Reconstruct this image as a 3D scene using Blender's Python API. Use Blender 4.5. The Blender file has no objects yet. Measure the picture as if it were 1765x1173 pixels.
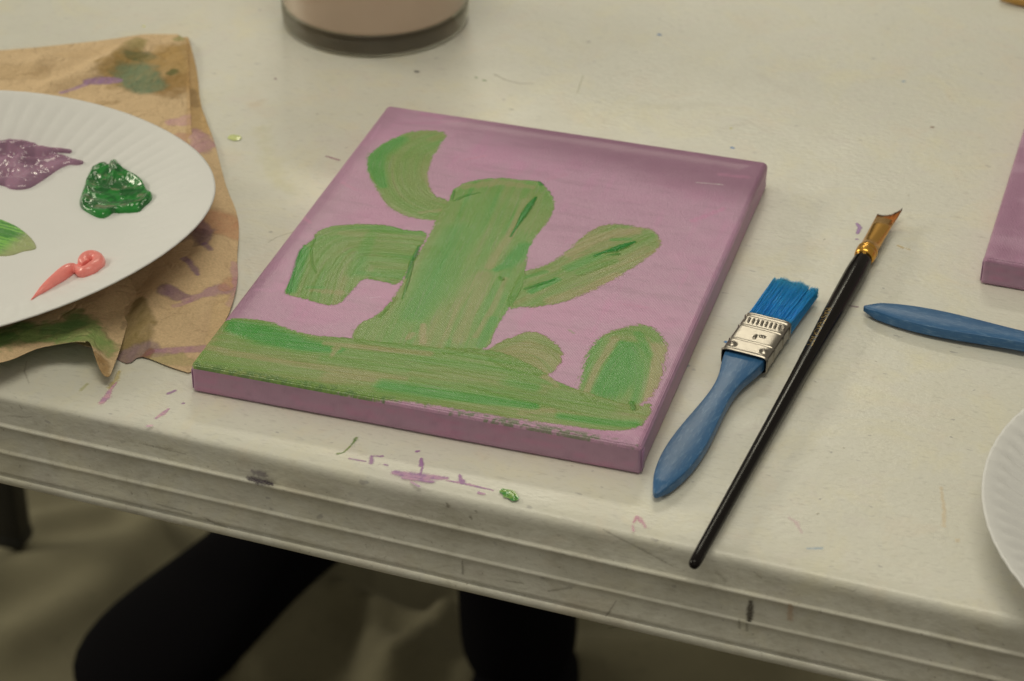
import bpy, bmesh, math, random
import numpy as np
from mathutils import Vector, Matrix, Euler

scene = bpy.context.scene
COL = scene.collection

# ------------------------------------------------------------------ camera
CAM_ROT = (0.9855636583639512, -0.004158199221884065, 0.3002568928615238)
CAM_LOC = (0.3777026820274528, -0.7530937842653033, 0.5784945769584522)
FREL = 2.2478484998619024            # focal length / sensor width
PW, PH = 1765.0, 1173.0
cam_d = bpy.data.cameras.new('camera')
cam = bpy.data.objects.new('camera', cam_d)
COL.objects.link(cam)
cam.location = CAM_LOC
cam.rotation_euler = CAM_ROT
cam_d.sensor_width = 36.0
cam_d.lens = 36.0 * FREL
cam_d.clip_start = 0.02
cam_d.clip_end = 60.0
cam_d.dof.use_dof = True
cam_d.dof.focus_distance = 1.02
cam_d.dof.aperture_fstop = 12.0
scene.camera = cam

# ------------------------------------------------------------------ world, exposure
world = bpy.data.worlds.new('World')
scene.world = world
world.use_nodes = True
bg = world.node_tree.nodes['Background']
bg.inputs['Color'].default_value = (1.0, 0.935, 0.745, 1)
bg.inputs['Strength'].default_value = 0.25
scene.view_settings.view_transform = 'Standard'
scene.view_settings.look = 'None'
scene.view_settings.exposure = 0.0
scene.view_settings.gamma = 1.0
scene.view_settings.use_curve_mapping = False
scene.cycles.use_denoising = True
scene.cycles.max_bounces = 8
scene.cycles.transparent_max_bounces = 16
scene.cycles.caustics_refractive = True
scene.cycles.caustics_reflective = False

# ------------------------------------------------------------------ ceiling lamps and an added front fill
def ceiling_or_fill_lamp(loc, size, power, target=None, col=(1.0, 0.94, 0.745)):
    d = bpy.data.lights.new('ceiling_or_fill_light', 'AREA')
    d.shape = 'RECTANGLE'
    d.size, d.size_y = size
    d.energy = power
    d.color = col
    o = bpy.data.objects.new('ceiling_or_fill_light', d)
    COL.objects.link(o)
    o.location = loc
    if target is not None:
        o.rotation_euler = (Vector(target) - Vector(loc)).to_track_quat('-Z', 'Y').to_euler()
    return o

ceiling_or_fill_lamp((0.15, -0.12, 1.90), (1.2, 0.60), 12.8)
ceiling_or_fill_lamp((-0.60, 2.75, 1.85), (1.2, 0.30), 20.0)
ceiling_or_fill_lamp((-4.40, 0.50, 1.85), (2.4, 0.70), 72.0, target=(0, 0.3, 0))
ceiling_or_fill_lamp((0.70, -2.4, 1.85), (1.2, 0.30), 4.0)  # weak fill lamp added on the near side to brighten front faces

# ------------------------------------------------------------------ helpers: camera geometry (used to measure positions off the photo)
_R = np.array(Euler(CAM_ROT, 'XYZ').to_matrix())
_C = np.array(CAM_LOC)

def at(uv, z=0.0):
    """photo pixels -> points on the horizontal plane at height z (m)"""
    uv = np.atleast_2d(np.asarray(uv, float))
    d = np.stack([(uv[:, 0] - PW / 2) / (FREL * PW), -(uv[:, 1] - PH / 2) / (FREL * PW), -np.ones(len(uv))], 1) @ _R.T
    s = (z - _C[2]) / d[:, 2]
    return _C + d * s[:, None]

EDGE_A, EDGE_B = -0.0306, -0.0412            # table edge line  y = A + B x

def at_skirt(uv, off=0.0):
    """photo pixels -> (x, z) on the vertical front face of the table, moved out by off"""
    q0, q1 = at(uv, 0.0), at(uv, -0.2)
    f0 = q0[:, 1] - EDGE_A - EDGE_B * q0[:, 0] + off
    f1 = q1[:, 1] - EDGE_A - EDGE_B * q1[:, 0] + off
    s = f0 / (f0 - f1)
    q = q0 + (q1 - q0) * s[:, None]
    return q[:, [0, 2]]

# ------------------------------------------------------------------ helpers: colour
def lin(c):
    c = np.asarray(c, float) / 255.0
    return np.where(c <= 0.04045, c / 12.92, ((c + 0.055) / 1.055) ** 2.4)

ILL = np.array([0.715, 0.675, 0.53])
def alb(r, g, b):
    """base colour of a surface that photographs as this sRGB value in the room's warm light"""
    return np.clip(lin((r, g, b)) / ILL, 0.002, 0.86)

# ------------------------------------------------------------------ helpers: noise
def _hash(ix, iy, seed):
    n = (ix.astype(np.int64) * 374761393 + iy.astype(np.int64) * 668265263 + seed * 974634777) & 0xFFFFFFFF
    n = ((n ^ (n >> 13)) * 1274126177) & 0xFFFFFFFF
    n = (n ^ (n >> 16)) & 0xFFFFFFFF
    return n / 4294967295.0

def vn(x, y, seed=0):
    x0, y0 = np.floor(x), np.floor(y)
    fx, fy = x - x0, y - y0
    fx, fy = fx * fx * (3 - 2 * fx), fy * fy * (3 - 2 * fy)
    a, b = _hash(x0, y0, seed), _hash(x0 + 1, y0, seed)
    c, d = _hash(x0, y0 + 1, seed), _hash(x0 + 1, y0 + 1, seed)
    return (a * (1 - fx) + b * fx) * (1 - fy) + (c * (1 - fx) + d * fx) * fy

def fbm(x, y, seed=0, o=3):
    s = t = 0.0
    a = 1.0
    for k in range(o):
        s = s + a * vn(x * 2 ** k, y * 2 ** k, seed + 17 * k)
        t += a
        a *= 0.55
    return s / t

def sst(a, b, x):
    t = np.clip((x - a) / (b - a), 0, 1)
    return t * t * (3 - 2 * t)

def smooth_poly(P, n=3, closed=True):
    P = np.asarray(P, float)
    for _ in range(n):
        if closed:
            Q = np.roll(P, -1, 0)
            P = np.stack([0.75 * P + 0.25 * Q, 0.25 * P + 0.75 * Q], 1).reshape(-1, P.shape[1])
        else:
            Q = np.stack([0.75 * P[:-1] + 0.25 * P[1:], 0.25 * P[:-1] + 0.75 * P[1:]], 1).reshape(-1, P.shape[1])
            P = np.concatenate([P[:1], Q, P[-1:]])
    return P

def in_poly(x, y, P):
    inside = np.zeros(x.shape, bool)
    n = len(P)
    for i in range(n):
        x1, y1 = P[i]
        x2, y2 = P[(i + 1) % n]
        if y1 == y2:
            continue
        c = ((y1 > y) != (y2 > y)) & (x < (x2 - x1) * (y - y1) / (y2 - y1) + x1)
        inside ^= c
    return inside

def seg_dist(x, y, L, closed=False, want=False):
    """distance to a polyline; with want, also arc position, signed side, nearest point"""
    best = np.full(x.shape, 1e9)
    S = np.zeros(x.shape)
    side = np.zeros(x.shape)
    nx, ny = np.zeros(x.shape), np.zeros(x.shape)
    s0 = 0.0
    n = len(L)
    for i in range(n if closed else n - 1):
        a, b = L[i], L[(i + 1) % n]
        d = b[:2] - a[:2]
        ll = float(d @ d)
        if ll < 1e-18:
            continue
        t = np.clip(((x - a[0]) * d[0] + (y - a[1]) * d[1]) / ll, 0, 1)
        px, py = a[0] + t * d[0], a[1] + t * d[1]
        D = np.hypot(x - px, y - py)
        m = D < best
        best = np.where(m, D, best)
        if want:
            S = np.where(m, s0 + t * math.sqrt(ll), S)
            cr = d[0] * (y - a[1]) - d[1] * (x - a[0])
            side = np.where(m, np.sign(cr), side)
            nx, ny = np.where(m, px, nx), np.where(m, py, ny)
        s0 += math.sqrt(ll)
    if want:
        return best, S, side, nx, ny, s0
    return best

# ------------------------------------------------------------------ helpers: objects
def tag(o, label=None, cat=None, group=None, kind=None):
    if label: o['label'] = label
    if cat: o['category'] = cat
    if group: o['group'] = group
    if kind: o['kind'] = kind
    return o

def empty(name, loc=(0, 0, 0), rz=0.0):
    o = bpy.data.objects.new(name, None)
    COL.objects.link(o)
    o.empty_display_size = 0.02
    o.location = loc
    o.rotation_euler = (0, 0, rz)
    return o

def link(name, me, m, parent=None, smooth=True):
    if m is not None:
        me.materials.append(m)
    o = bpy.data.objects.new(name, me)
    COL.objects.link(o)
    if parent is not None:
        o.parent = parent
    if smooth:
        me.polygons.foreach_set('use_smooth', [True] * len(me.polygons))
    return o

def np_mesh(name, V, F, colr=None, attrs=None):
    me = bpy.data.meshes.new(name)
    V = np.asarray(V, np.float32)
    F = np.asarray(F, np.int32)
    k = F.shape[1]
    me.vertices.add(len(V))
    me.vertices.foreach_set('co', V.ravel())
    me.loops.add(F.size)
    me.loops.foreach_set('vertex_index', F.ravel())
    me.polygons.add(len(F))
    me.polygons.foreach_set('loop_start', np.arange(0, F.size, k, dtype=np.int32))
    me.update(calc_edges=True)
    if colr is not None:
        a = me.color_attributes.new('Paint', 'FLOAT_COLOR', 'POINT')
        c = np.ones((len(V), 4), np.float32)
        c[:, :3] = colr
        a.data.foreach_set('color', c.ravel())
    for nm, vals in (attrs or {}).items():
        a = me.attributes.new(nm, 'FLOAT', 'POINT')
        a.data.foreach_set('value', np.asarray(vals, np.float32))
    return me

def compact(V, F, *arrs):
    used = np.unique(F)
    mp = np.full(len(V), -1, np.int64)
    mp[used] = np.arange(len(used))
    return (V[used], mp[F]) + tuple(None if a is None else a[used] for a in arrs)

def bm_mesh(name, bm):
    me = bpy.data.meshes.new(name)
    bmesh.ops.recalc_face_normals(bm, faces=bm.faces)
    bm.to_mesh(me)
    bm.free()
    return me

def add_box(bm, c, s, rz=0.0, bev=0.0, seg=2):
    r = bmesh.ops.create_cube(bm, size=1.0)
    M = Matrix.Translation(c) @ Matrix.Rotation(rz, 4, 'Z') @ Matrix.Diagonal((s[0], s[1], s[2], 1))
    bmesh.ops.transform(bm, matrix=M, verts=r['verts'])
    if bev > 0:
        es = list({e for v in r['verts'] for e in v.link_edges})
        bmesh.ops.bevel(bm, geom=es, offset=bev, segments=seg, affect='EDGES', profile=0.5)

def lathe(name, prof, n=96, cap=False):
    prof = np.asarray(prof, float)
    th = np.linspace(0, 2 * np.pi, n, endpoint=False)
    V = np.stack([prof[:, None, 0] * np.cos(th), prof[:, None, 0] * np.sin(th), np.repeat(prof[:, 1:2], n, 1)], -1).reshape(-1, 3)
    F = []
    for i in range(len(prof) - 1):
        for j in range(n):
            a, b = i * n + j, i * n + (j + 1) % n
            F.append((a, b, b + n, a + n))
    return np_mesh(name, V, F)

def tube(bm, pts, radii, n=14, flat=None, cap=True):
    """swept tube; flat = list of (side scale, up scale)"""
    pts = [Vector(p) for p in pts]
    rings = []
    for i, p in enumerate(pts):
        t = (pts[min(i + 1, len(pts) - 1)] - pts[max(i - 1, 0)]).normalized()
        up = Vector((0, 0, 1)) if abs(t.z) < 0.95 else Vector((0, 1, 0))
        s = t.cross(up).normalized()
        u = s.cross(t).normalized()
        fs, fu = flat[i] if flat else (1, 1)
        rings.append([bm.verts.new(p + (s * math.cos(a) * fs + u * math.sin(a) * fu) * radii[i])
                      for a in [2 * math.pi * k / n for k in range(n)]])
    for a, b in zip(rings[:-1], rings[1:]):
        for k in range(n):
            bm.faces.new((a[k], a[(k + 1) % n], b[(k + 1) % n], b[k]))
    if cap:
        bm.faces.new(rings[0][::-1])
        bm.faces.new(rings[-1])
    return rings

# ------------------------------------------------------------------ helpers: materials
def new_mat(name):
    m = bpy.data.materials.new(name)
    m.use_nodes = True
    nt = m.node_tree
    b = nt.nodes['Principled BSDF']
    return m, nt, b

def nd(nt, t, **kw):
    n = nt.nodes.new(t)
    for k, v in kw.items():
        if k.startswith('i_'):
            key = k[2:].replace('_', ' ')
            n.inputs[key].default_value = v
        else:
            setattr(n, k, v)
    return n

def noise(nt, scale, detail=3.0, rough=0.55, vec=None, dist=0.0):
    n = nd(nt, 'ShaderNodeTexNoise')
    n.inputs['Scale'].default_value = scale
    n.inputs['Detail'].default_value = detail
    n.inputs['Roughness'].default_value = rough
    n.inputs['Distortion'].default_value = dist
    if vec is not None:
        nt.links.new(vec, n.inputs['Vector'])
    return n

def coords(nt, scale=(1, 1, 1), rot=(0, 0, 0), kind='Object'):
    tc = nd(nt, 'ShaderNodeTexCoord')
    mp = nd(nt, 'ShaderNodeMapping')
    mp.inputs['Scale'].default_value = scale
    mp.inputs['Rotation'].default_value = rot
    nt.links.new(tc.outputs[kind], mp.inputs['Vector'])
    return mp.outputs['Vector']

def ramp(nt, fac, stops, interp='LINEAR'):
    r = nd(nt, 'ShaderNodeValToRGB')
    r.color_ramp.interpolation = interp
    els = r.color_ramp.elements
    while len(els) < len(stops):
        els.new(0.5)
    for e, (p, c) in zip(els, stops):
        e.position = p
        e.color = (c, c, c, 1) if isinstance(c, (int, float)) else (*c, 1)
    nt.links.new(fac, r.inputs['Fac'])
    return r.outputs['Color']

def mix(nt, fac, a, b, mode='MIX'):
    m = nd(nt, 'ShaderNodeMix', data_type='RGBA', blend_type=mode)
    for s, v in (('Factor', fac), ('A', a), ('B', b)):
        sk = [i for i in m.inputs if i.name == s and i.type == ('VALUE' if s == 'Factor' else 'RGBA')][0]
        if hasattr(v, 'is_linked') or hasattr(v, 'links'):
            nt.links.new(v, sk)
        else:
            sk.default_value = v if isinstance(v, (int, float)) else (*v, 1)
    return [o for o in m.outputs if o.type == 'RGBA'][0]

def bump(nt, b, height, dist, strength=1.0, prev=None):
    n = nd(nt, 'ShaderNodeBump')
    n.inputs['Distance'].default_value = dist
    n.inputs['Strength'].default_value = strength
    nt.links.new(height, n.inputs['Height'])
    if prev is not None:
        nt.links.new(prev, n.inputs['Normal'])
    nt.links.new(n.outputs['Normal'], b.inputs['Normal'])
    return n.outputs['Normal']

def simple(name, col, rough=0.5, metal=0.0, var=0.0, vscale=80, bumpd=0.0, bscale=400, coat=0.0, spec=None, stretch=(1, 1, 1)):
    m, nt, b = new_mat(name)
    b.inputs['Base Color'].default_value = (*col, 1)
    b.inputs['Roughness'].default_value = rough
    b.inputs['Metallic'].default_value = metal
    if coat: b.inputs['Coat Weight'].default_value = coat
    if spec is not None: b.inputs['Specular IOR Level'].default_value = spec
    v = coords(nt, stretch)
    if var > 0:
        n = noise(nt, vscale, 4, 0.6, v)
        f = ramp(nt, n.outputs['Fac'], [(0.3, 0.0), (0.7, 1.0)])
        c = mix(nt, f, tuple(np.array(col) * (1 - var)), tuple(np.clip(np.array(col) * (1 + var), 0, 0.95)))
        nt.links.new(c, b.inputs['Base Color'])
    if bumpd > 0:
        n = noise(nt, bscale, 3, 0.6, v)
        bump(nt, b, n.outputs['Fac'], bumpd)
    return m

def attr_mat(name, rough, bumpd=0.0, bscale=600, coat=0.0, rough_attr=False, weave=0.0, alpha=False, spec=0.5, sss=0.0):
    m, nt, b = new_mat(name)
    a = nd(nt, 'ShaderNodeAttribute', attribute_name='Paint')
    nt.links.new(a.outputs['Color'], b.inputs['Base Color'])
    b.inputs['Roughness'].default_value = rough
    b.inputs['Specular IOR Level'].default_value = spec
    if coat:
        b.inputs['Coat Weight'].default_value = coat
        b.inputs['Coat Roughness'].default_value = 0.10 if coat > 0.2 else 0.2
    if sss:
        b.inputs['Subsurface Weight'].default_value = sss
        b.inputs['Subsurface Scale'].default_value = 0.002
    if rough_attr:
        r = nd(nt, 'ShaderNodeAttribute', attribute_name='rough')
        nt.links.new(r.outputs['Fac'], b.inputs['Roughness'])
    prev = None
    if weave > 0:
        v = coords(nt)
        w1 = nd(nt, 'ShaderNodeTexWave', wave_type='BANDS', bands_direction='X')
        w2 = nd(nt, 'ShaderNodeTexWave', wave_type='BANDS', bands_direction='Y')
        for w in (w1, w2):
            w.inputs['Scale'].default_value = 460.0
            w.inputs['Distortion'].default_value = 1.5
            w.inputs['Detail'].default_value = 2
            w.inputs['Detail Scale'].default_value = 1.2
            nt.links.new(v, w.inputs['Vector'])
        s = nd(nt, 'ShaderNodeMath', operation='ADD')
        nt.links.new(w1.outputs['Fac'], s.inputs[0])
        nt.links.new(w2.outputs['Fac'], s.inputs[1])
        prev = bump(nt, b, s.outputs[0], weave)
    if bumpd > 0:
        v = coords(nt)
        n = noise(nt, bscale, 3, 0.65, v)
        bump(nt, b, n.outputs['Fac'], bumpd, prev=prev)
    if alpha:
        al = nd(nt, 'ShaderNodeAttribute', attribute_name='cover')
        nt.links.new(al.outputs['Fac'], b.inputs['Alpha'])
    return m

# ================================================================== THE SETTING
# floor under the drop cloth
bm = bmesh.new()
add_box(bm, (0.2, 0.8, -0.775), (8, 8, 0.05))
floor_m = simple('floor_vinyl', (0.16, 0.14, 0.10), 0.5, var=0.15, vscale=6)
tag(link('floor', bm_mesh('floor', bm), floor_m, smooth=False), kind='structure')

# ================================================================== FOLDING TABLE
TB_X0, TB_X1, TB_DEPTH = -0.78, 1.05, 0.762

def table_material():
    m, nt, b = new_mat('speckled_white_plastic')
    v = coords(nt)
    base = alb(186, 180, 155)
    # broad uneven ageing of the plastic
    n0 = noise(nt, 9, 4, 0.6, v)
    c = mix(nt, ramp(nt, n0.outputs['Fac'], [(0.35, 0.0), (0.7, 1.0)]), tuple(base * 0.95), tuple(np.clip(base * 1.03, 0, .9)))
    # faint washes of wiped-off paint
    for sc, col, lo, hi, amt, dx in ((24, (0.80, 0.72, 0.40), 0.50, 0.80, 0.34, 3.1), (31, (0.74, 0.56, 0.44), 0.54, 0.80, 0.26, 7.7),
                                     (38, (0.62, 0.52, 0.58), 0.54, 0.80, 0.24, 11.3), (17, (0.62, 0.58, 0.42), 0.50, 0.80, 0.26, 15.9)):
        vv = coords(nt, (1, 1, 1))
        vv.node.inputs['Location'].default_value = (dx, dx * 0.7, 0)
        n = noise(nt, sc, 5, 0.68, vv, 0.6)
        f = ramp(nt, n.outputs['Fac'], [(lo, 0.0), (hi, amt)])
        c = mix(nt, f, c, col)
    # moulded grey flecks
    for sc, lo, hi, amt, colr, st in ((560, 0.58, 0.74, 0.20, (0.30, 0.29, 0.27), (0.38, 1.15, 1)),
                                      (330, 0.62, 0.76, 0.24, (0.30, 0.28, 0.27), (0.40, 1.2, 1)),
                                      (170, 0.71, 0.76, 0.36, (0.16, 0.15, 0.20), (0.7, 1.3, 1))):
        vv = coords(nt, st)
        n = noise(nt, sc, 2, 0.5, vv)
        f = ramp(nt, n.outputs['Fac'], [(lo, 0.0), (hi, amt)])
        c = mix(nt, f, c, colr)
    # fine scratches
    vv = coords(nt, (1, 22, 1), (0, 0, 0.5))
    n = noise(nt, 14, 5, 0.7, vv, 1.2)
    f = ramp(nt, n.outputs['Fac'], [(0.69, 0.0), (0.75, 0.22)])
    c = mix(nt, f, c, (0.40, 0.37, 0.30))
    # grime on the vertical skirt: only where the face points sideways
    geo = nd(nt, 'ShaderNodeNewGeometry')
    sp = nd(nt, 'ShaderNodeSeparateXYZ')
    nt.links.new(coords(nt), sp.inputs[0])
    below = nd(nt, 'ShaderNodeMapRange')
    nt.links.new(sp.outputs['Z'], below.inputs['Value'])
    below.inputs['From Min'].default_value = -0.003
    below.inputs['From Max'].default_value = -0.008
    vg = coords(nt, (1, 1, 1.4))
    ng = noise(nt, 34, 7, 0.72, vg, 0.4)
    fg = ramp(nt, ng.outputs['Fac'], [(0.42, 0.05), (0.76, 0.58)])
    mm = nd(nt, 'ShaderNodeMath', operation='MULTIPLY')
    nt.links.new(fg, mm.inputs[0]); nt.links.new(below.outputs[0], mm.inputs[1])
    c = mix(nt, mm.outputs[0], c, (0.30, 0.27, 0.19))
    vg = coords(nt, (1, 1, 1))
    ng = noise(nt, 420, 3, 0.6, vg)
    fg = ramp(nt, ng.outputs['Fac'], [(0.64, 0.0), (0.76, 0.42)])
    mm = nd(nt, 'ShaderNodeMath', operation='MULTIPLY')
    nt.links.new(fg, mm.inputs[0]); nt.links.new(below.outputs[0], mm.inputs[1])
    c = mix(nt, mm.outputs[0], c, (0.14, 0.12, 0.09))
    nt.links.new(c, b.inputs['Base Color'])
    nr = noise(nt, 45, 4, 0.6, v)
    nt.links.new(ramp(nt, nr.outputs['Fac'], [(0.3, 0.28), (0.7, 0.40)]), b.inputs['Roughness'])
    nb = noise(nt, 420, 4, 0.6, coords(nt, (0.6, 1.2, 1)))
    bump(nt, b, nb.outputs['Fac'], 0.00022)
    return m

M_table = table_material()
table = empty('folding_table', (0, 0, 0))
tag(table, 'white speckled plastic folding table with a grubby ridged front edge', 'table')

# moulded top: profile (outward offset, z) swept along the front edge and closed at the back
prof = [(-0.012, 0.0), (-0.0070, -0.00004), (-0.0050, -0.00022), (-0.0032, -0.00055), (-0.0020, -0.0010), (-0.0010, -0.0017), (-0.0004, -0.0026), (-0.0001, -0.0038), (0.0003, -0.0060),
        (0.0005, -0.0148), (0.0007, -0.0153), (0.0014, -0.0156), (0.0018, -0.0161), (0.0018, -0.0168), (0.0014, -0.0174), (0.0010, -0.0180), (0.0011, -0.0200), (0.0015, -0.0288),
        (0.0017, -0.0293), (0.0022, -0.0297), (0.0025, -0.0303), (0.0023, -0.0310), (0.0020, -0.0316), (0.0021, -0.0330), (0.0028, -0.0402), (0.0031, -0.0412), (0.0027, -0.0420),
        (0.0019, -0.0424), (0.0020, -0.0429), (0.0032, -0.0432), (0.0038, -0.0439), (0.0040, -0.0458), (0.0032, -0.0474), (0.0018, -0.0486),
        (-0.004, -0.0488), (-0.010, -0.0480)]
NX = 260
xs = np.linspace(TB_X0, TB_X1, NX)
V = []
edge_dir = np.array([1.0, EDGE_B]) / math.hypot(1, EDGE_B)
out_dir = np.array([edge_dir[1], -edge_dir[0]])
rows = []
# top sheet rows from the back to the front, then the skirt profile
back = [(-TB_DEPTH, -0.045), (-TB_DEPTH - 0.003, -0.03), (-TB_DEPTH, -0.004), (-TB_DEPTH + 0.004, 0.0)]
flat_rows = [(o, 0.0) for o in np.linspace(-TB_DEPTH + 0.02, -0.02, 20)]
allp = back + flat_rows + prof + [(-0.012, -0.040), (-0.030, -0.034), (-TB_DEPTH + 0.03, -0.034), (-TB_DEPTH + 0.012, -0.045)]
for k, (o, z) in enumerate(allp):
    px = xs * 1.0
    base_y = EDGE_A + EDGE_B * px
    wob = 0.0
    if z < -0.003 and o > -0.02:
        wob = (fbm(px * 9 + 3, px * 0 + k * 0.13, 5) - 0.5) * 0.0009
    V.append(np.stack([px + out_dir[0] * o, base_y + out_dir[1] * (o + wob), np.full(NX, z)], 1))
V = np.concatenate(V)
nr_ = len(allp)
I, J = np.meshgrid(np.arange(nr_), np.arange(NX - 1), indexing='ij')
A_ = (I * NX + J).ravel()
B_ = (((I + 1) % nr_) * NX + J).ravel()
F = np.stack([A_, A_ + 1, B_ + 1, B_], 1)
me = np_mesh('table_top', V, F)
table_top = link('table_top', me, M_table, table)
# end caps so that the body is closed
bm = bmesh.new(); bm.from_mesh(me)
bm.edges.ensure_lookup_table()
bmesh.ops.holes_fill(bm, edges=[e for e in bm.edges if e.is_boundary], sides=0)
bmesh.ops.recalc_face_normals(bm, faces=bm.faces)
bm.to_mesh(me); bm.free()
M_black_metal = simple('black_powder_coat', (0.012, 0.012, 0.013), 0.45, bumpd=0.0002, bscale=900)
def leg_y(x, o): return EDGE_A + EDGE_B * x - o
for lx, rows_ in ((-0.533, (0.690, 0.05)), (0.86, (0.652, 0.05))):
    for o in rows_:
        bm = bmesh.new()
        add_box(bm, (lx, leg_y(lx, -o), -0.382), (0.025, 0.025, 0.690), bev=0.003, seg=2)
        add_box(bm, (lx, leg_y(lx, -o), -0.722), (0.026, 0.026, 0.012), bev=0.002)
        link('leg', bm_mesh('leg', bm), M_black_metal, table)
    bm = bmesh.new()
    add_box(bm, (lx, leg_y(lx, -0.351), -0.20), (0.02, 0.572, 0.02), bev=0.004)
    link('crossbar', bm_mesh('crossbar', bm), M_black_metal, table)

# thin films of dried paint and dirt on the table, plus one painted shadow
M_film = attr_mat('dried_paint_and_shade_film', 0.42, bumpd=0.0002, bscale=900, alpha=True)
M_wet = attr_mat('wet_paint_drop', 0.16, alpha=False, coat=0.4)

def film(name, strokes, col, alpha=0.8, rough_edge=0.9, nscale=0.9, step=0.00045, seed=1, col2=None, thick=0.00012, surf='top', off=0.0, dry=0.0, parent=None, mat=None):
    """strokes: list of pixel polylines [(u,v,width_mm)...] lying on the table; builds one ragged film"""
    Ls = []
    for L in strokes:
        L = np.asarray(L, float)
        q = at(L[:, :2], 0.0)[:, :2] if surf == 'top' else at_skirt(L[:, :2], off)
        Ls.append(np.c_[q, L[:, 2] * 0.0005])
    allq = np.concatenate(Ls)
    w = allq[:, 2].max() * 1.7 + 0.0012
    x0, y0 = allq[:, :2].min(0) - w
    x1, y1 = allq[:, :2].max(0) + w
    gx = np.arange(x0, x1 + step, step); gy = np.arange(y0, y1 + step, step)
    X, Y = np.meshgrid(gx, gy)
    cov = np.zeros(X.shape)
    for L in Ls:
        for i in range(max(1, len(L) - 1)):
            a = L[i]; b = L[min(i + 1, len(L) - 1)]
            d = b[:2] - a[:2]; ll = max(float(d @ d), 1e-14)
            t = np.clip(((X - a[0]) * d[0] + (Y - a[1]) * d[1]) / ll, 0, 1)
            D = np.hypot(X - a[0] - t * d[0], Y - a[1] - t * d[1])
            ww = a[2] + (b[2] - a[2]) * t
            cov = np.maximum(cov, 1.15 - D / np.maximum(ww, 1e-5) * 0.75)
    k = 1000.0 / nscale
    n = fbm(X * k, Y * k, seed, 3)
    a = sst(0.10, 0.95, cov + (n - 0.5) * rough_edge) if nscale < 2 else sst(0.0, 1.25, cov * 0.9 + (n - 0.5) * rough_edge * 0.5) * 0.8
    a = a * (0.62 + 0.55 * fbm(X * 1000 / 0.7, Y * 1000 / 0.5, seed + 21, 3))
    a = np.clip(a, 0, 1)
    if dry > 0:
        a *= 1 - dry * sst(0.45, 0.6, fbm(X * 1000 / 1.6, Y * 1000 / 0.6, seed + 9, 3))
    z = thick * (0.6 + 0.4 * sst(0.2, 0.9, a))
    V = np.stack([X, Y, z], -1).reshape(-1, 3)
    ny, nx = X.shape
    ii, jj = np.meshgrid(np.arange(ny - 1), np.arange(nx - 1), indexing='ij')
    q = (ii * nx + jj).ravel()
    F = np.stack([q, q + 1, q + nx + 1, q + nx], 1)
    av = a.ravel()
    F = F[av[F].max(1) > 0.06]
    if not len(F):
        return None
    c1 = np.array(alb(*col)); c2 = np.array(alb(*(col2 or col)))
    m = sst(0.35, 0.65, fbm(X * 1000 / 2.2, Y * 1000 / 1.1, seed + 4, 2)).ravel()[:, None]
    C = c1 * (1 - m) + c2 * m
    V, F, C, av = compact(V, F, C, av)
    if surf != 'top':
        o = off + V[:, 2] + 0.0001
        px, pz = V[:, 0].copy(), V[:, 1].copy()
        V = np.stack([px, EDGE_A + EDGE_B * px - o, pz], 1)
        F = F[:, ::1]
    return link(name, np_mesh(name, V, F, C, {'cover': av * alpha}), mat or M_film, parent or table)

PUR, PUR2 = (150, 105, 140), (178, 130, 150)
PINK, PINK2 = (190, 120, 140), (200, 150, 155)
GRN, GRN2 = (85, 115, 55), (125, 140, 70)
T = 'paint_smear'
# in front of the canvas
film(T, [[(680, 814, 3.0), (708, 820, 5.5), (735, 822, 5.0), (770, 824, 2.0)], [(695, 823, 2), (745, 830, 2.4)], [(708, 830, 1), (722, 838, 1.5)]], PUR, 0.8, 0.45, seed=3, col2=PUR2, dry=0.12)
film(T, [[(726, 790, 1.2), (726, 802, 2.4)], [(719, 778, 1.6), (722, 777, 1.2)], [(728, 805, 1.0), (724, 818, 0.8)]], PUR, 0.9, 0.5, seed=5)
film(T, [[(640, 786, 1.3), (640, 798, 2.0)], [(602, 790, 0.9), (618, 793, 1.2), (630, 795, .8)], [(640, 786, .8), (660, 786, 1.2)], [(662, 800, 1.0), (668, 802, .8)]], PUR, 0.7, 1.0, seed=7)
film(T, [[(792, 818, 1.0), (796, 830, 3.0)], [(770, 828, .7), (800, 833, 1.6), (850, 845, 0.8)], [(825, 849, 1.6), (834, 851, 1.2)]], PUR2, 0.8, 0.8, seed=8, col2=PUR)
film(T, [[(614, 755, 1.6), (605, 768, .9), (592, 780, .7), (582, 782, 1.5)]], GRN, 0.8, 1.0, seed=9, col2=GRN2)
film(T, [[(1092, 900, 1.2), (1098, 890, 1.6), (1104, 900, 1.4)], [(1090, 905, .9), (1092, 915, 1.2)], [(1104, 892, 1.2), (1112, 908, 1.5)]], PINK2, 0.55, 0.9, seed=10, col2=PINK)
film(T, [[(268, 721, 1.2), (280, 713, 2.4), (290, 705, 1.4)], [(255, 734, 1.8), (262, 733, 1.2)]], PINK2, 0.7, 0.8, seed=11, col2=PUR2)
film(T, [[(290, 678, 1.8), (302, 673, 1.4)], [(315, 695, 1.3), (317, 695, 1.2)]], PUR, 0.7, 0.6, seed=12)
film(T, [[(174, 694, 2.8), (184, 684, 3.2), (190, 672, 1.8), (200, 660, 1.2)]], PINK2, 0.8, 0.8, seed=13, col2=PUR2)
film(T, [[(188, 668, 2.4), (200, 655, 2.8), (205, 640, 1.6)]], (180, 160, 90), 0.5, 0.9, seed=14)
film(T, [[(140, 672, 2), (150, 662, 1.6)]], (170, 165, 80), 0.35, 0.9, seed=15)
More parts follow.
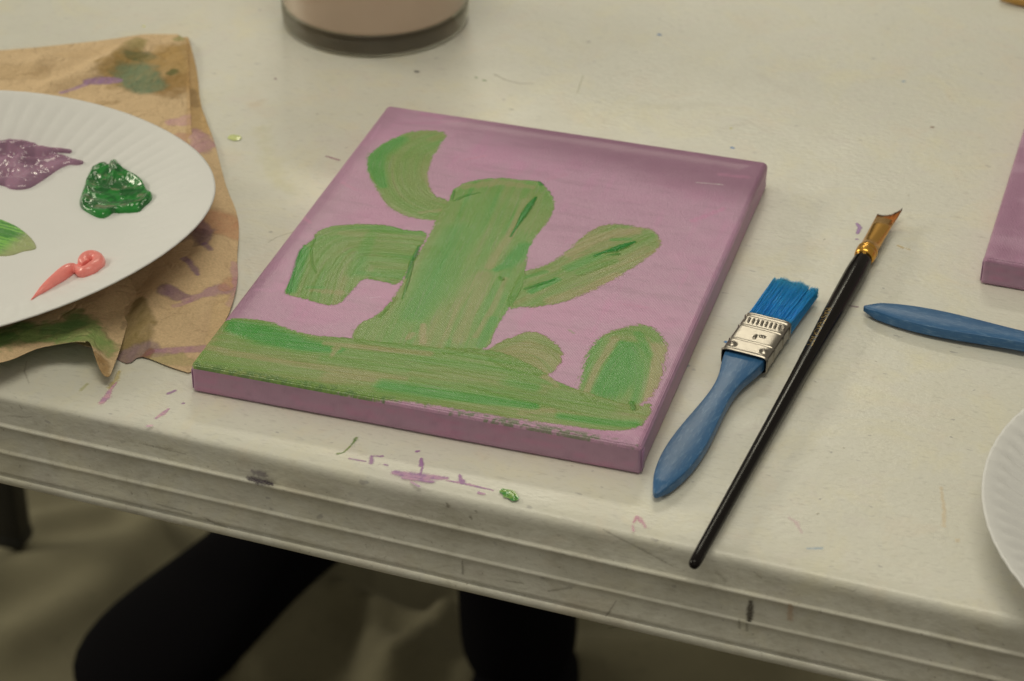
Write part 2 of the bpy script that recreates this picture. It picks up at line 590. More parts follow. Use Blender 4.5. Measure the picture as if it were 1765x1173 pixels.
# behind and beside the canvas
film(T, [[(562, 269, .9), (572, 272, 1.5), (585, 276, 1.1)]], (150, 95, 110), 0.8, 0.6, seed=16)
film(T, [[(1477, 385, 1.4), (1482, 392, 2.5), (1478, 402, 1.6)], [(1476, 412, 1.3), (1478, 412, 1.1)]], (150, 112, 150), 0.85, 0.4, seed=17)
film(T, [[(1466, 527, .9), (1478, 529, 1.4)]], (120, 80, 100), 0.6, 0.8, seed=18)
film(T, [[(1555, 553, .9), (1562, 556, 1.5)], [(1540, 562, .6), (1552, 558, .7)]], (140, 100, 110), 0.6, 0.8, seed=19)
film(T, [[(1548, 423, 1.2), (1556, 427, 1.8)], [(1562, 428, 1.0), (1568, 430, .9)]], (200, 170, 100), 0.55, 0.9, seed=20)
film(T, [[(1392, 945, 1.2), (1416, 945, 1.8)]], (110, 155, 190), 0.30, 0.8, seed=21)
film(T, [[(1360, 892, 1.2), (1372, 900, 2.2), (1382, 918, 1.2)]], (200, 150, 160), 0.25, 1.1, seed=22)
film(T, [[(1622, 840, 1.4), (1628, 880, 1.6), (1626, 906, 2.2)], [(1650, 930, 1.8), (1650, 932, 1.8)]], (215, 165, 95), 0.20, 1.2, seed=23)
film(T, [[(1005, 130, .7), (995, 160, .9)]], (150, 150, 100), 0.25, 1.1, seed=24)
film(T, [[(820, 133, 1.4), (822, 134, 1.2)], [(833, 138, 1.3), (838, 139, 1.1)]], (95, 130, 60), 0.8, 0.4, seed=25)
film(T, [[(852, 128, .45), (872, 138, .5), (895, 144, .5), (920, 144, .4)]], (120, 105, 65), 0.65, 0.7, seed=26, step=0.0003)
film(T, [[(560, 370, .4), (520, 395, .45), (478, 408, .5), (462, 418, .35)]], (140, 130, 85), 0.40, 0.8, seed=27, step=0.0003)
film(T, [[(452, 222, 9), (470, 300, 12), (500, 330, 8)]], (205, 195, 130), 0.18, 2.2, nscale=5, seed=28, step=0.0012)
film(T, [[(440, 180, 8), (455, 172, 5)]], (210, 175, 135), 0.20, 1.8, nscale=5, seed=29, step=0.0012)
film(T, [[(1240, 225, 6), (1290, 210, 5), (1330, 230, 3)]], (185, 165, 140), 0.10, 2.0, nscale=4, seed=30, step=0.001)
film(T, [[(1100, 180, 7), (1170, 185, 9), (1230, 178, 5)]], (195, 180, 140), 0.10, 2.0, nscale=5, seed=31, step=0.0012)
film(T, [[(1310, 130, 7), (1370, 160, 7)], [(1030, 200, 6), (1060, 215, 5)]], (190, 172, 150), 0.10, 2.0, nscale=5, seed=32, step=0.0012)
film(T, [[(50, 660, .5), (42, 640, .7), (46, 622, .5)]], (140, 130, 100), 0.30, 0.8, seed=33)
SP = 'paint_speck'
film(SP, [[(717, 123, 2.1), (720, 123.5, 2.1)]], (25, 25, 40), 0.98, 0.2, seed=40, step=0.0003)
film(SP, [[(1135, 59, 1.9), (1138, 60, 1.7)]], (55, 105, 150), 0.95, 0.2, seed=41, step=0.0003)
film(SP, [[(1261, 254, 1.7), (1264, 255, 1.5)]], (70, 120, 165), 0.95, 0.2, seed=42, step=0.0003)
film(SP, [[(1251, 589, 1.9), (1256, 590, 1.6)]], (60, 120, 165), 0.9, 0.4, seed=43, step=0.0003)
film(SP, [[(1556, 140, 1.5), (1559, 140, 1.3)]], (110, 145, 165), 0.8, 0.3, seed=44, step=0.0003)
film(SP, [[(1606, 219, 1.8), (1609, 219, 1.2)]], (120, 80, 55), 0.9, 0.3, seed=45, step=0.0003)
film(SP, [[(1180, 632, 2.5), (1186, 630, 1.6)]], (120, 160, 180), 0.35, 0.8, seed=46, step=0.0003)
film(SP, [[(1260, 221, 1.4), (1261, 221, 1.2)]], (205, 195, 90), 0.8, 0.3, seed=47, step=0.0003)
film(SP, [[(247, 45, 1.6), (249, 45, 1.4)]], (215, 200, 70), 0.7, 0.3, seed=48, step=0.0003)
film(SP, [[(474, 135, 1.4), (476, 136, 1.2)]], (150, 110, 115), 0.6, 0.3, seed=49, step=0.0003)
rr = random.Random(5)
for k in range(26):
    u, v = rr.uniform(400, 1740), rr.uniform(10, 260) if k % 2 else rr.uniform(330, 900)
    if v > 330 and u < 1380: u = rr.uniform(1400, 1700)
    film(SP, [[(u, v, rr.uniform(.4, .9)), (u + rr.uniform(1, 4), v + rr.uniform(-1, 1), rr.uniform(.5, 1))]],
         rr.choice([(90, 85, 80), (110, 95, 95), (120, 105, 70), (90, 90, 110)]), 0.35, 0.4, seed=60 + k, step=0.0003)
# the half dry green drop with a skin, and the watery green drop
film('paint_drop', [[(868, 848, 2.6), (878, 853, 4.2), (886, 860, 3.0)]], (60, 120, 50), 1.0, 0.5, seed=50, col2=(110, 140, 60), thick=0.0012, mat=M_wet, step=0.0003)
film('paint_drop', [[(402, 237, 4.4), (406, 238, 4.6)]], (178, 182, 110), 1.0, 0.15, seed=51, col2=(185, 188, 120), thick=0.0006, mat=M_wet, step=0.0004)
# scuffs and a painted brush shadow on the skirt
SC = 'scuff_or_shadow_mark'
film(SC, [[(430, 824, 2.6), (447, 829, 3.8), (468, 833, 2.4)]], (55, 35, 60), 0.85, 0.7, seed=70, surf='s', off=0.0020)
film(SC, [[(436, 812, 2.6), (455, 818, 3.6)]], (95, 78, 92), 0.45, 1.3, seed=71, surf='s', off=0.0010)
film(SC, [[(1294, 1036, 1.8), (1293, 1055, 3.0), (1291, 1072, 1.8)]], (62, 55, 42), 0.85, 0.7, seed=72, surf='s', off=0.0019)
film(SC, [[(1274, 1068, 1.0), (1275, 1082, 1.4)], [(1287, 1074, 1.0), (1288, 1086, 1.2)]], (75, 66, 50), 0.42, 0.7, seed=73, surf='s', off=0.0032)
film(SC, [[(1040, 912, .7), (1070, 928, 1.1), (1110, 948, .9), (1160, 975, .6)]], (85, 76, 56), 0.39, 1.0, seed=74, surf='s', off=0.0012)
film(SC, [[(1250, 1000, 1.6), (1235, 985, 2.0)]], (100, 90, 66), 0.21, 1.0, seed=75, surf='s', off=0.0010)  # painted shadow of the brush end hanging over the edge
film(SC, [[(1362, 1042, 2.0), (1362, 1066, 3.0)]], (165, 125, 85), 0.35, 1.0, seed=76, surf='s', off=0.0019)
film(SC, [[(797, 966, .8), (798, 988, 1.2)]], (70, 60, 45), 0.45, 0.8, seed=77, surf='s', off=0.0030)
film(SC, [[(120, 813, 1.5), (125, 818, 3.0), (130, 823, 1.6)]], (85, 72, 48), 0.75, 0.9, seed=78, surf='s', off=0.0019)
film(SC, [[(240, 763, .7), (280, 772, 1.0), (320, 782, .6)]], (95, 84, 62), 0.36, 0.9, seed=79, surf='s', off=0.0012)
film(SC, [[(1062, 1035, .6), (1050, 1054, .9), (1042, 1064, .7)], [(1075, 1072, .6), (1070, 1078, 1.0), (1050, 1082, .6)]], (75, 66, 50), 0.42, 1.0, seed=80, surf='s', off=0.0031)
film(SC, [[(1010, 1060, 1.0), (1030, 1066, 1.4)], [(945, 1018, .7), (985, 1012, 1.2)], [(870, 1000, .5), (900, 1004, .8)]], (85, 74, 55), 0.36, 1.2, seed=81, surf='s', off=0.0031)
film(SC, [[(350, 890, .6), (372, 902, 1.0), (392, 908, .7)], [(270, 868, .8), (330, 884, .9)]], (80, 72, 58), 0.36, 1.2, seed=82, surf='s', off=0.0031)
film(SC, [[(20, 716, .7), (45, 719, .9), (55, 717, .6)], [(34, 698, .8), (38, 704, .9)]], (95, 82, 66), 0.30, 1.0, seed=83, surf='s', off=0.0010)
film(SC, [[(770, 866, 1.0), (772, 872, 1.8)], [(810, 890, 1.4), (813, 893, 1.2)], [(820, 880, 1.0), (822, 882, 1.0)]], (85, 74, 50), 0.6, 0.8, seed=84, surf='s', off=0.0014)
film(SC, [[(1440, 1010, .6), (1470, 1018, 1.2), (1475, 1016, 1.0)], [(1300, 985, .6), (1312, 995, .9)]], (90, 80, 60), 0.30, 1.0, seed=85, surf='s', off=0.0012)

# ================================================================== PAINTED CANVAS
CW, CH, CT = 0.2032, 0.2542, 0.0150          # width, length, thickness (m)
RND = 0.0024

MUD, OLIVE, OGREEN, GREEN = (162, 142, 96), (130, 140, 74), (102, 142, 56), (54, 138, 42)
PAL = np.array([alb(*c) for c in (MUD, OLIVE, OGREEN, GREEN)])
DKG = np.array(alb(20, 122, 34))
def palette(t):
    t = np.clip(t, 0, 1) * 3
    i = np.clip(t.astype(int), 0, 2)
    f = (t - i)[..., None]
    return PAL[i] * (1 - f) + PAL[i + 1] * f

def cpx(pts):                                   # photo pixels -> canvas mm
    P = np.asarray(pts, float)
    q = at(P[:, :2], CT)[:, :2] * 1000.0
    return np.c_[q, P[:, 2:]] if P.shape[1] > 2 else q

TRUNK = [(605, 588), (606, 572), (619, 556), (648, 545), (669, 524), (689, 497), (696, 480), (712, 448), (730, 420), (742, 398), (752, 375), (766, 355),
         (777, 338), (781, 325), (802, 314), (834, 307), (870, 306), (900, 310), (925, 311), (934, 315), (948, 329), (958, 350), (953, 367), (939, 390), (921, 410),
         (910, 437), (906, 466), (903, 490), (890, 515), (877, 534), (866, 550), (852, 570), (843, 603), (760, 612), (680, 605)]
MOON = [(775, 344), (773, 355), (760, 378), (745, 381), (712, 377), (691, 370), (669, 359), (655, 338), (640, 312), (630, 287), (630, 273), (640, 259), (669, 241), (705, 227),
        (734, 223), (766, 227), (771, 233), (759, 252), (744, 273), (737, 298), (741, 323), (751, 339)]
LARM = [(715, 440), (689, 494), (662, 486), (640, 481), (626, 481), (612, 495), (597, 513), (583, 525), (562, 527), (533, 517), (488, 508), (494, 495), (508, 466), (515, 427),
        (538, 415), (543, 402), (562, 391), (594, 387), (633, 385), (676, 389), (698, 397), (745, 398)]
RARM = [(890, 480), (906, 466), (937, 457), (962, 443), (983, 428), (1001, 408), (1022, 392), (1041, 386), (1073, 386), (1112, 391), (1131, 399), (1141, 415), (1133, 432),
        (1107, 452), (1082, 469), (1056, 484), (1022, 501), (996, 513), (962, 524), (928, 529), (894, 531), (872, 536)]
BUSH1 = [(838, 606), (841, 600), (866, 586), (887, 579), (905, 571), (918, 570), (933, 575), (955, 586), (969, 601), (970, 617), (961, 635), (944, 650), (880, 640), (842, 620)]
BUSH2 = [(990, 674), (1001, 650), (1004, 623), (1016, 598), (1035, 577), (1065, 565), (1102, 558), (1127, 563), (1142, 577), (1153, 595), (1151, 614), (1144, 644), (1133, 672),
         (1118, 690), (1093, 712), (1030, 695)]
GROUND = [(325, 630), (345, 596), (360, 574), (384, 550), (424, 548), (458, 552), (492, 564), (535, 577), (570, 580), (602, 582), (640, 588), (720, 596), (800, 602), (843, 602),
          (880, 612), (920, 630), (946, 646), (964, 658), (989, 669), (1030, 682), (1093, 702), (1122, 694), (1124, 706), (1116, 726), (1104, 736), (1070, 744), (1041, 743), (1000, 738),
          (900, 724), (820, 712), (740, 698), (650, 686), (560, 672), (450, 655), (340, 637)]

# (polygon, flow polyline, palette bias, streak contrast, edge raggedness, group, accents[(polyline px+width mm, value, strength)])
ELEMS = [
 (MOON, [(775, 232), (730, 245), (700, 262), (690, 300), (705, 335), (740, 355), (780, 362)], 0.50, 0.42, 0.35, 1,
  [([(690, 240, 9), (650, 265, 14), (648, 290, 12), (660, 320, 6)], 0.98, 0.85), ([(760, 232, 7), (745, 240, 6)], 0.30, 0.6), ([(725, 366, 3), (765, 362, 4)], 0.15, 0.6), ([(745, 330, 4), (738, 300, 3)], 0.2, 0.5)]),
 (LARM, [(745, 430), (700, 425), (640, 420), (590, 425), (560, 470), (545, 520)], 0.52, 0.42, 0.10, 1,
  [([(520, 430, 8), (508, 470, 8), (500, 500, 6)], 1.0, 0.9), ([(560, 402, 5), (630, 398, 5)], 0.42, 0.5), ([(590, 402, 5), (640, 405, 6)], 0.2, 0.45), ([(640, 405, 6), (610, 470, 8)], 0.85, 0.6),
   ([(540, 500, 4), (590, 505, 4)], 0.12, 0.6), ([(530, 495, 3), (555, 496, 3)], 0.9, 0.6), ([(620, 470, 4), (690, 478, 4)], 0.9, 0.5)]),
 (RARM, [(885, 515), (950, 480), (1020, 450), (1090, 420), (1120, 405)], 0.40, 0.40, 0.40, 1,
  [([(985, 440, 6), (1020, 412, 8), (1070, 398, 7), (1100, 400, 5)], 0.12, 0.8), ([(915, 502, 4), (960, 482, 4)], 0.98, 0.9), ([(905, 478, 3), (940, 468, 3)], 0.9, 0.7), ([(980, 462, 6), (1030, 440, 6)], 0.92, 0.7), ([(1000, 470, 5), (1060, 450, 4)], 0.85, 0.5),
   ([(1085, 412, 3), (1055, 413, 2.5)], 0.95, 0.7), ([(950, 518, 7), (1010, 500, 8), (1060, 475, 6)], 0.08, 0.7), ([(1110, 400, 3), (1125, 420, 6)], 0.55, 0.6)]),
 (TRUNK, [(700, 640), (735, 560), (775, 480), (815, 400), (850, 320), (870, 290)], 0.58, 0.42, 0.12, 1,
  [([(800, 322, 5), (860, 314, 6), (915, 322, 4)], 0.22, 0.75), ([(782, 350, 9), (760, 400, 12), (740, 440, 9)], 0.50, 0.6), ([(790, 400, 16), (745, 500, 22), (715, 540, 14)], 0.90, 0.65), ([(840, 350, 12), (800, 430, 10)], 0.72, 0.5),
   ([(905, 345, 5), (880, 400, 5), (855, 440, 5), (845, 460, 5)], 0.12, 0.7), ([(920, 340, 12), (915, 390, 12)], 0.45, 0.7), ([(905, 425, 8), (875, 455, 8), (855, 465, 4)], 0.98, 0.85), ([(890, 470, 8), (880, 500, 8)], 0.60, 0.6),
   ([(835, 475, 9), (815, 520, 10), (790, 580, 10)], 0.18, 0.6), ([(872, 480, 3), (850, 530, 3), (820, 580, 3)], 0.05, 0.55), ([(850, 550, 5), (828, 595, 5)], 0.95, 0.7), ([(730, 560, 3), (728, 590, 3)], 0.02, 0.7), ([(705, 583, 3), (712, 575, 3)], 0.02, 0.6),
   ([(650, 560, 8), (620, 580, 8)], 0.55, 0.6)]),
 (BUSH1, [(845, 612), (890, 600), (940, 610), (965, 640)], 0.28, 0.40, 0.25, 3, [([(850, 600, 6), (900, 580, 7)], 0.50, 0.6), ([(925, 580, 7), (962, 605, 5)], 0.48, 0.5), ([(890, 606, 7), (925, 600, 7)], 0.25, 0.5)]),
 (BUSH2, [(1010, 690), (1040, 620), (1090, 580), (1120, 640), (1100, 700)], 0.50, 0.38, 0.75, 4,
  [([(1075, 600, 14), (1060, 650, 22), (1045, 670, 16)], 0.98, 0.85), ([(1030, 585, 5), (1012, 620, 4), (1003, 655, 4)], 0.85, 0.7), ([(1060, 585, 4), (1030, 630, 4), (1010, 675, 4)], 0.05, 0.75), ([(1060, 582, 4), (1110, 585, 5)], 0.25, 0.6),
   ([(1135, 600, 9), (1125, 650, 9), (1110, 690, 7)], 0.06, 0.75), ([(1100, 575, 4), (1118, 610, 4), (1095, 690, 5)], 0.92, 0.7)]),
 (GROUND, [(320, 610), (500, 628), (700, 655), (900, 688), (1110, 728)], 0.48, 0.30, 0.22, 2,
  [([(400, 562, 10), (440, 572, 16), (520, 595, 12), (580, 603, 7)], 1.0, 0.95), ([(360, 590, 5), (385, 560, 4)], 0.15, 0.5), ([(560, 592, 3), (640, 600, 4), (740, 610, 4)], 0.10, 0.7), ([(580, 600, 4), (570, 616, 2)], 0.02, 0.7),
   ([(350, 598, 6), (430, 615, 5), (520, 630, 4), (600, 640, 5), (700, 652, 3)], 0.16, 0.75), ([(360, 615, 6), (450, 630, 6), (560, 648, 5)], 0.42, 0.6), ([(570, 650, 9), (640, 655, 7)], 0.10, 0.6), ([(560, 617, 6), (640, 630, 6), (700, 638, 4)], 0.72, 0.6),
   ([(660, 666, 9), (760, 680, 10), (860, 692, 8), (920, 700, 5)], 1.0, 0.85), ([(870, 658, 6), (920, 668, 7)], 0.9, 0.7), ([(900, 712, 4), (950, 708, 4)], 0.15, 0.6), ([(965, 718, 5), (1040, 728, 6), (1095, 732, 6)], 0.98, 0.8),
   ([(960, 680, 10), (1040, 700, 12)], 0.66, 0.6), ([(940, 650, 4), (960, 664, 3)], 0.02, 0.6), ([(760, 640, 12), (860, 650, 10)], 0.44, 0.6)]),
]
# raised ridges of paint: (polyline px + width mm, height mm, dark green amount)
RIDGES = [([(924, 340, 1.4), (915, 352, 3.4), (903, 370, 3.8), (892, 388, 1.6), (880, 408, 1.0)], 0.75, 0.95), ([(1094, 417, 1.6), (1078, 423, 3.6), (1058, 431, 4.2), (1040, 435, 1.8), (1025, 441, 1.2)], 0.80, 1.0),
          ([(928, 313, 1.4), (932, 318, 3.0)], 0.6, 0.7), ([(784, 346, 1.2), (800, 338, 1.6), (825, 332, 1.1)], 0.35, 0.45), ([(722, 425, 1.4), (716, 440, 2.2), (708, 455, 1.6), (700, 480, 1.0)], 0.5, 0.75),
          ([(712, 455, 1), (703, 485, 1.4), (694, 515, .8)], 0.3, 0.5), ([(905, 498, 1.4), (930, 490, 2.2), (955, 482, 1.4)], 0.4, 0.55), ([(1046, 440, 1), (1066, 438, 1.8)], 0.4, 0.6), ([(862, 478, 1.4), (866, 482, 2.2)], 0.5, 0.3),
          ([(1000, 476, .8), (1030, 464, .8), (1060, 452, .8)], 0.22, 0.0), ([(800, 604, .8), (842, 613, .9)], 0.22, 0.0), ([(806, 666, .9), (845, 676, 1.0), (900, 690, .8), (955, 704, 1.0), (1000, 712, .8)], 0.25, 0.0),
          ([(1088, 694, 2.4), (1092, 706, 2.4)], 0.35, 0.5), ([(497, 505, 2), (505, 470, 1.4), (517, 432, 1.4)], 0.25, 0.5), ([(782, 330, 1.4), (779, 345, 1.2)], 0.3, 0.35), ([(652, 548, .9), (672, 528, .9), (685, 512, .8)], 0.22, 0.0),
          ([(545, 470, .7), (538, 455, .9), (537, 430, .8), (545, 405, .8)], 0.25, 0.2)]
# loose pale and pink strokes in the purple: (polyline, colour, strength)
PINKS = [([(730, 197, 3), (748, 200, 5), (760, 203, 3)], (186, 128, 150), .6), ([(690, 212, 2), (740, 212, 3), (800, 208, 2)], (178, 120, 142), .5), ([(800, 275, 1.4), (838, 268, 1.4)], (190, 125, 145), .6),
         ([(1185, 262, 3), (1215, 275, 3)], (160, 115, 130), .4), ([(1195, 380, 3), (1225, 368, 5), (1245, 360, 3)], (190, 128, 150), .7), ([(1240, 300, 3), (1290, 306, 4)], (176, 115, 135), .5),
         ([(590, 315, 2), (612, 326, 2.5)], (190, 128, 148), .6), ([(520, 370, 2), (534, 384, 2.5)], (188, 128, 146), .6), ([(1075, 524, 2), (1115, 530, 2)], (190, 130, 150), .5), ([(640, 240, 1.5), (655, 215, 1.5)], (188, 140, 158), .5),
         ([(945, 308, 4), (975, 300, 4)], (184, 128, 146), .5), ([(440, 500, 3), (470, 500, 3)], (192, 140, 158), .5), ([(980, 568, 1.5), (990, 574, 1.2)], (130, 130, 90), .6), ([(560, 690, 3), (620, 700, 3)], (160, 100, 115), .5),
         ([(1200, 314, .5), (1246, 318, .6)], (225, 200, 205), .9),
         ([(637, 513, .7), (655, 511, .7)], (215, 175, 190), .8)]

def canvas_face(root, W, H, decorated, seed, tint=1.0, step=0.00036):
    nx, ny = int(round(W / step)) + 1, int(round(H / step)) + 1
    # denser rows over the rolled rim
    gx = np.linspace(0, W, nx) * 1000
    gy = np.linspace(0, H, ny) * 1000
    X, Y = np.meshgrid(gx, gy)
    Wm, Hm, T, R = W * 1000, H * 1000, CT * 1000, RND * 1000
    # purple ground coat
    n1 = fbm(X / 34, Y / 20, seed, 4); n2 = fbm(X / 3.5, Y / 26, seed + 3, 3); n3 = fbm(X / 16, Y / 3.0, seed + 5, 3)
    c0, c1, c2 = alb(182, 138, 151), alb(188, 134, 153), alb(168, 127, 139)
    C = c0 + (c1 - c0) * sst(.45, .75, n1)[..., None] * 0.8
    C = C + (c2 - c0) * (sst(.5, .8, n3) * 0.55)[..., None] + (c1 - c0) * (sst(.55, .85, n2) * 0.5)[..., None]
    C = C * tint
    Z = (fbm(X / 1.1, Y / 5.0, seed + 8, 2) - 0.5) * 0.035 + (fbm(X / 20, Y / 14, seed + 6, 2) - .5) * 0.15
    RG = 0.36 + 0.10 * (fbm(X / 6, Y / 6, seed + 2, 3) - 0.5)
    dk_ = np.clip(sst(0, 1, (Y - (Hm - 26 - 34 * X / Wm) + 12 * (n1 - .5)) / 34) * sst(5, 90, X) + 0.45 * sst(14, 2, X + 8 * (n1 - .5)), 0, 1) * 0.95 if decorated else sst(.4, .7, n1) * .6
    C = C + (alb(142, 98, 114) - C) * dk_[..., None]  # cactus canvas: top and left darkened, painting in where lamp sheen fades
    lab = np.zeros(X.shape, np.int8)
    if decorated:
        for L, col, st in PINKS:
            L = cpx(L)
            w = L[:, 2].mean() / 2
            x0, x1 = L[:, 0].min() - 3 * w, L[:, 0].max() + 3 * w; y0, y1 = L[:, 1].min() - 3 * w, L[:, 1].max() + 3 * w
            i0, i1 = np.searchsorted(gy, [y0, y1]); j0, j1 = np.searchsorted(gx, [x0, x1])
            if i1 <= i0 or j1 <= j0: continue
            x, y = X[i0:i1, j0:j1], Y[i0:i1, j0:j1]
            D = seg_dist(x, y, L)
            a = sst(1.3, 0.3, D / w + (fbm(x / 1.1, y / 1.1, 77, 3) - .5) * 1.6) * st * (0.5 + fbm(x / 0.8, y / 3, 78, 2))
            a = np.clip(a, 0, 1)
            C[i0:i1, j0:j1] += (alb(*col) - C[i0:i1, j0:j1]) * a[..., None]
        for ei, (poly, flow, bias, contrast, rag, group, accents) in enumerate(ELEMS):
            P = smooth_poly(cpx(poly), 2)
            fl = smooth_poly(cpx(flow), 2, closed=False)
            x0, y0 = P.min(0) - 3; x1, y1 = P.max(0) + 3
            i0, i1 = np.searchsorted(gy, [y0, y1]); j0, j1 = np.searchsorted(gx, [x0, x1])
            x, y = X[i0:i1, j0:j1], Y[i0:i1, j0:j1]
            sd = seg_dist(x, y, P, closed=True)
            sd = np.where(in_poly(x, y, P), sd, -sd)                 # + inside
            D, S, side, _, _, _ = seg_dist(x, y, fl, want=True)
            d = D * side
            fine = fbm(d / 0.75, S / 26, 100 + ei, 2)                 # bristle streaks
            mid = fbm(d / 3.2, S / 45, 130 + ei, 3)
            big = fbm(d / 9.0, S / 70, 135 + ei, 2)
            wob = fbm(x / 1.3, y / 1.3, 140 + ei, 3)
            grit = fbm(x / 0.45, y / 0.45, 150 + ei, 2)
            edge = sd + (fine - 0.5) * (0.8 + 2.6 * rag) + (wob - 0.5) * (1.0 + 2.2 * rag) + (grit - .5) * (0.7 + 2.6 * rag)
            a = sst(-0.15, 0.35 + 1.1 * rag, edge)
            # the paint film thins out in dry, ragged edges
            t = bias + 0.03 + (mid - 0.5) * contrast * 1.1 + (big - 0.5) * 0.45 + (fine - 0.5) * contrast * 0.26
            for L, val, st in accents:
                L = cpx(L)
                Da, Sa, sa, _, _, tot = seg_dist(x, y, L, want=True)
                w = np.interp(Sa, np.linspace(0, max(tot, .1), len(L)), L[:, 2]) * 0.5
                m = sst(1.45, 0.45, Da / w + (fine - 0.5) * 0.7 + (mid - 0.5) * 0.6) * st
                t = t * (1 - m) + (val + (fine - 0.5) * 0.12) * m
            t = t - 0.35 * rag * sst(2.5, 0.0, sd) * (wob)
            col = palette(t)
            # thin lines where the purple shows between bristles
            thin = sst(0.70, 0.82, fbm(d / 0.6, S / 14, 160 + ei, 2)) * 0.10
            aa = a * (1 - thin)
            Cs = C[i0:i1, j0:j1]
            C[i0:i1, j0:j1] = Cs + (col - Cs) * aa[..., None]
            hz = a * (0.10 + (fine - 0.5) * 0.13 + 0.05 * (mid - .5)) + 0.09 * np.exp(-((sd - 0.5) / 0.5) ** 2) * a * (1 - rag) * sst(.35, .6, mid)
            Z[i0:i1, j0:j1] += hz
            RG[i0:i1, j0:j1] = RG[i0:i1, j0:j1] * (1 - a) + (0.23 + 0.10 * (mid - .5)) * a
            lab[i0:i1, j0:j1] = np.where(a > 0.35, group, lab[i0:i1, j0:j1])
        for L, h, dk in RIDGES:
            L = cpx(L)
            L = np.c_[L[:, :2], L[:, 2] * 0.5]
            m_ = 4
            i0, i1 = np.searchsorted(gy, [L[:, 1].min() - m_, L[:, 1].max() + m_]); j0, j1 = np.searchsorted(gx, [L[:, 0].min() - m_, L[:, 0].max() + m_])
            x, y = X[i0:i1, j0:j1], Y[i0:i1, j0:j1]
            D, S, side, _, _, tot = seg_dist(x, y, L, want=True)
            seg = np.r_[0, np.cumsum(np.hypot(*np.diff(L[:, :2], axis=0).T))]
            w = np.interp(S, seg, L[:, 2])
            q = D / w + (fbm(x / .8, y / .8, 201, 2) - .5) * .5
            prof_ = np.sqrt(np.clip(1 - q * q, 0, 1))
            Z[i0:i1, j0:j1] += prof_ * h * np.clip(w / L[:, 2].max(), 0.25, 1)
            a = sst(1.2, 0.6, q) * dk
            Cs = C[i0:i1, j0:j1]
            C[i0:i1, j0:j1] = Cs + (DKG - Cs) * a[..., None]
            RG[i0:i1, j0:j1] = RG[i0:i1, j0:j1] * (1 - a) + 0.16 * a
        # green caught on the rolled front rim
        rim = sst(3.6, 1.6, Y)
        ng = fbm(X / 1.9, Y / 0.9, 210, 3)
        along = np.interp(X, [0, 3, 20, 70, 95, 115, 122, 150, 178, 190, 203], [0, .75, .75, .65, .2, .05, .75, .75, .85, .3, 0])
        g = rim * sst(.62, .40, ng + 0.35 * (1 - along) - 0.1) * (along > 0.03)
        C += ((np.array(alb(84, 116, 58))) - C) * (g * .7)[..., None]
    # rolled rim
    dx = np.minimum(X, Wm - X); dy = np.minimum(Y, Hm - Y)
    def roll(d): return np.where(d < R, R - np.sqrt(np.clip(R * R - (R - d) ** 2, 0, None)), 0)
    drop = np.minimum(roll(dx) + roll(dy), R)
    fade = sst(0, R, np.minimum(dx, dy))
    Zt = T - drop + Z * (0.25 + 0.75 * fade)
    # a soft uneven lip along the edge where cloth is pulled over the bars
    Zt += 0.25 * np.exp(-((np.minimum(dx, dy) - 6) / 4) ** 2)
    # plan rounding of the corners
    rr_ = 2.2
    Xp, Yp = X.copy(), Y.copy()
    for cx_, sx_ in ((rr_, -1), (Wm - rr_, 1)):
        for cy_, sy_ in ((rr_, -1), (Hm - rr_, 1)):
            m = ((X - cx_) * sx_ > 0) & ((Y - cy_) * sy_ > 0)
            qx, qy = np.abs(X - cx_), np.abs(Y - cy_)
            s = np.maximum(qx, qy) / np.maximum(np.hypot(qx, qy), 1e-9)
            Xp = np.where(m, cx_ + (X - cx_) * s, Xp); Yp = np.where(m, cy_ + (Y - cy_) * s, Yp)
    V = np.stack([Xp, Yp, Zt], -1).reshape(-1, 3) / 1000
    ii, jj = np.meshgrid(np.arange(ny - 1), np.arange(nx - 1), indexing='ij')
    q = (ii * nx + jj).ravel()
    F = np.stack([q, q + 1, q + nx + 1, q + nx], 1)
    # smooth normals of the whole face, shared by its pieces
    Vg = V.reshape(ny, nx, 3)
    du = np.gradient(Vg, axis=1); dv = np.gradient(Vg, axis=0)
    N = np.cross(du, dv); N /= np.maximum(np.linalg.norm(N, axis=-1, keepdims=True), 1e-12)
    N = N.reshape(-1, 3)
    Cf = np.clip(C, 0.003, 0.9).reshape(-1, 3); RGf = RG.ravel()
    fl = lab.ravel()[F]
    flab = np.median(fl, axis=1).astype(int)
    pieces = [(0, 'canvas_face', None), (1, 'cactus_painting', 'thick green painted cactus with three arms on the purple canvas'), (2, 'ground_painting', 'band of green painted ground along the lower edge'),
              (3, 'bush_painting', 'small olive painted bush by the foot of the cactus'), (4, 'bush_painting', 'larger bright green painted bush in the right corner')]
    for k, nm, lb in pieces:
        Fk = F[flab == k]
        if not len(Fk): continue
        v, f, c, r, n = compact(V, Fk, Cf, RGf, N)
        me = np_mesh(nm, v, f, c, {'rough': r})
        o = link(nm, me, M_canvas_paint, root)
        me.normals_split_custom_set_from_vertices(n.tolist())
        if lb: o['label'] = lb

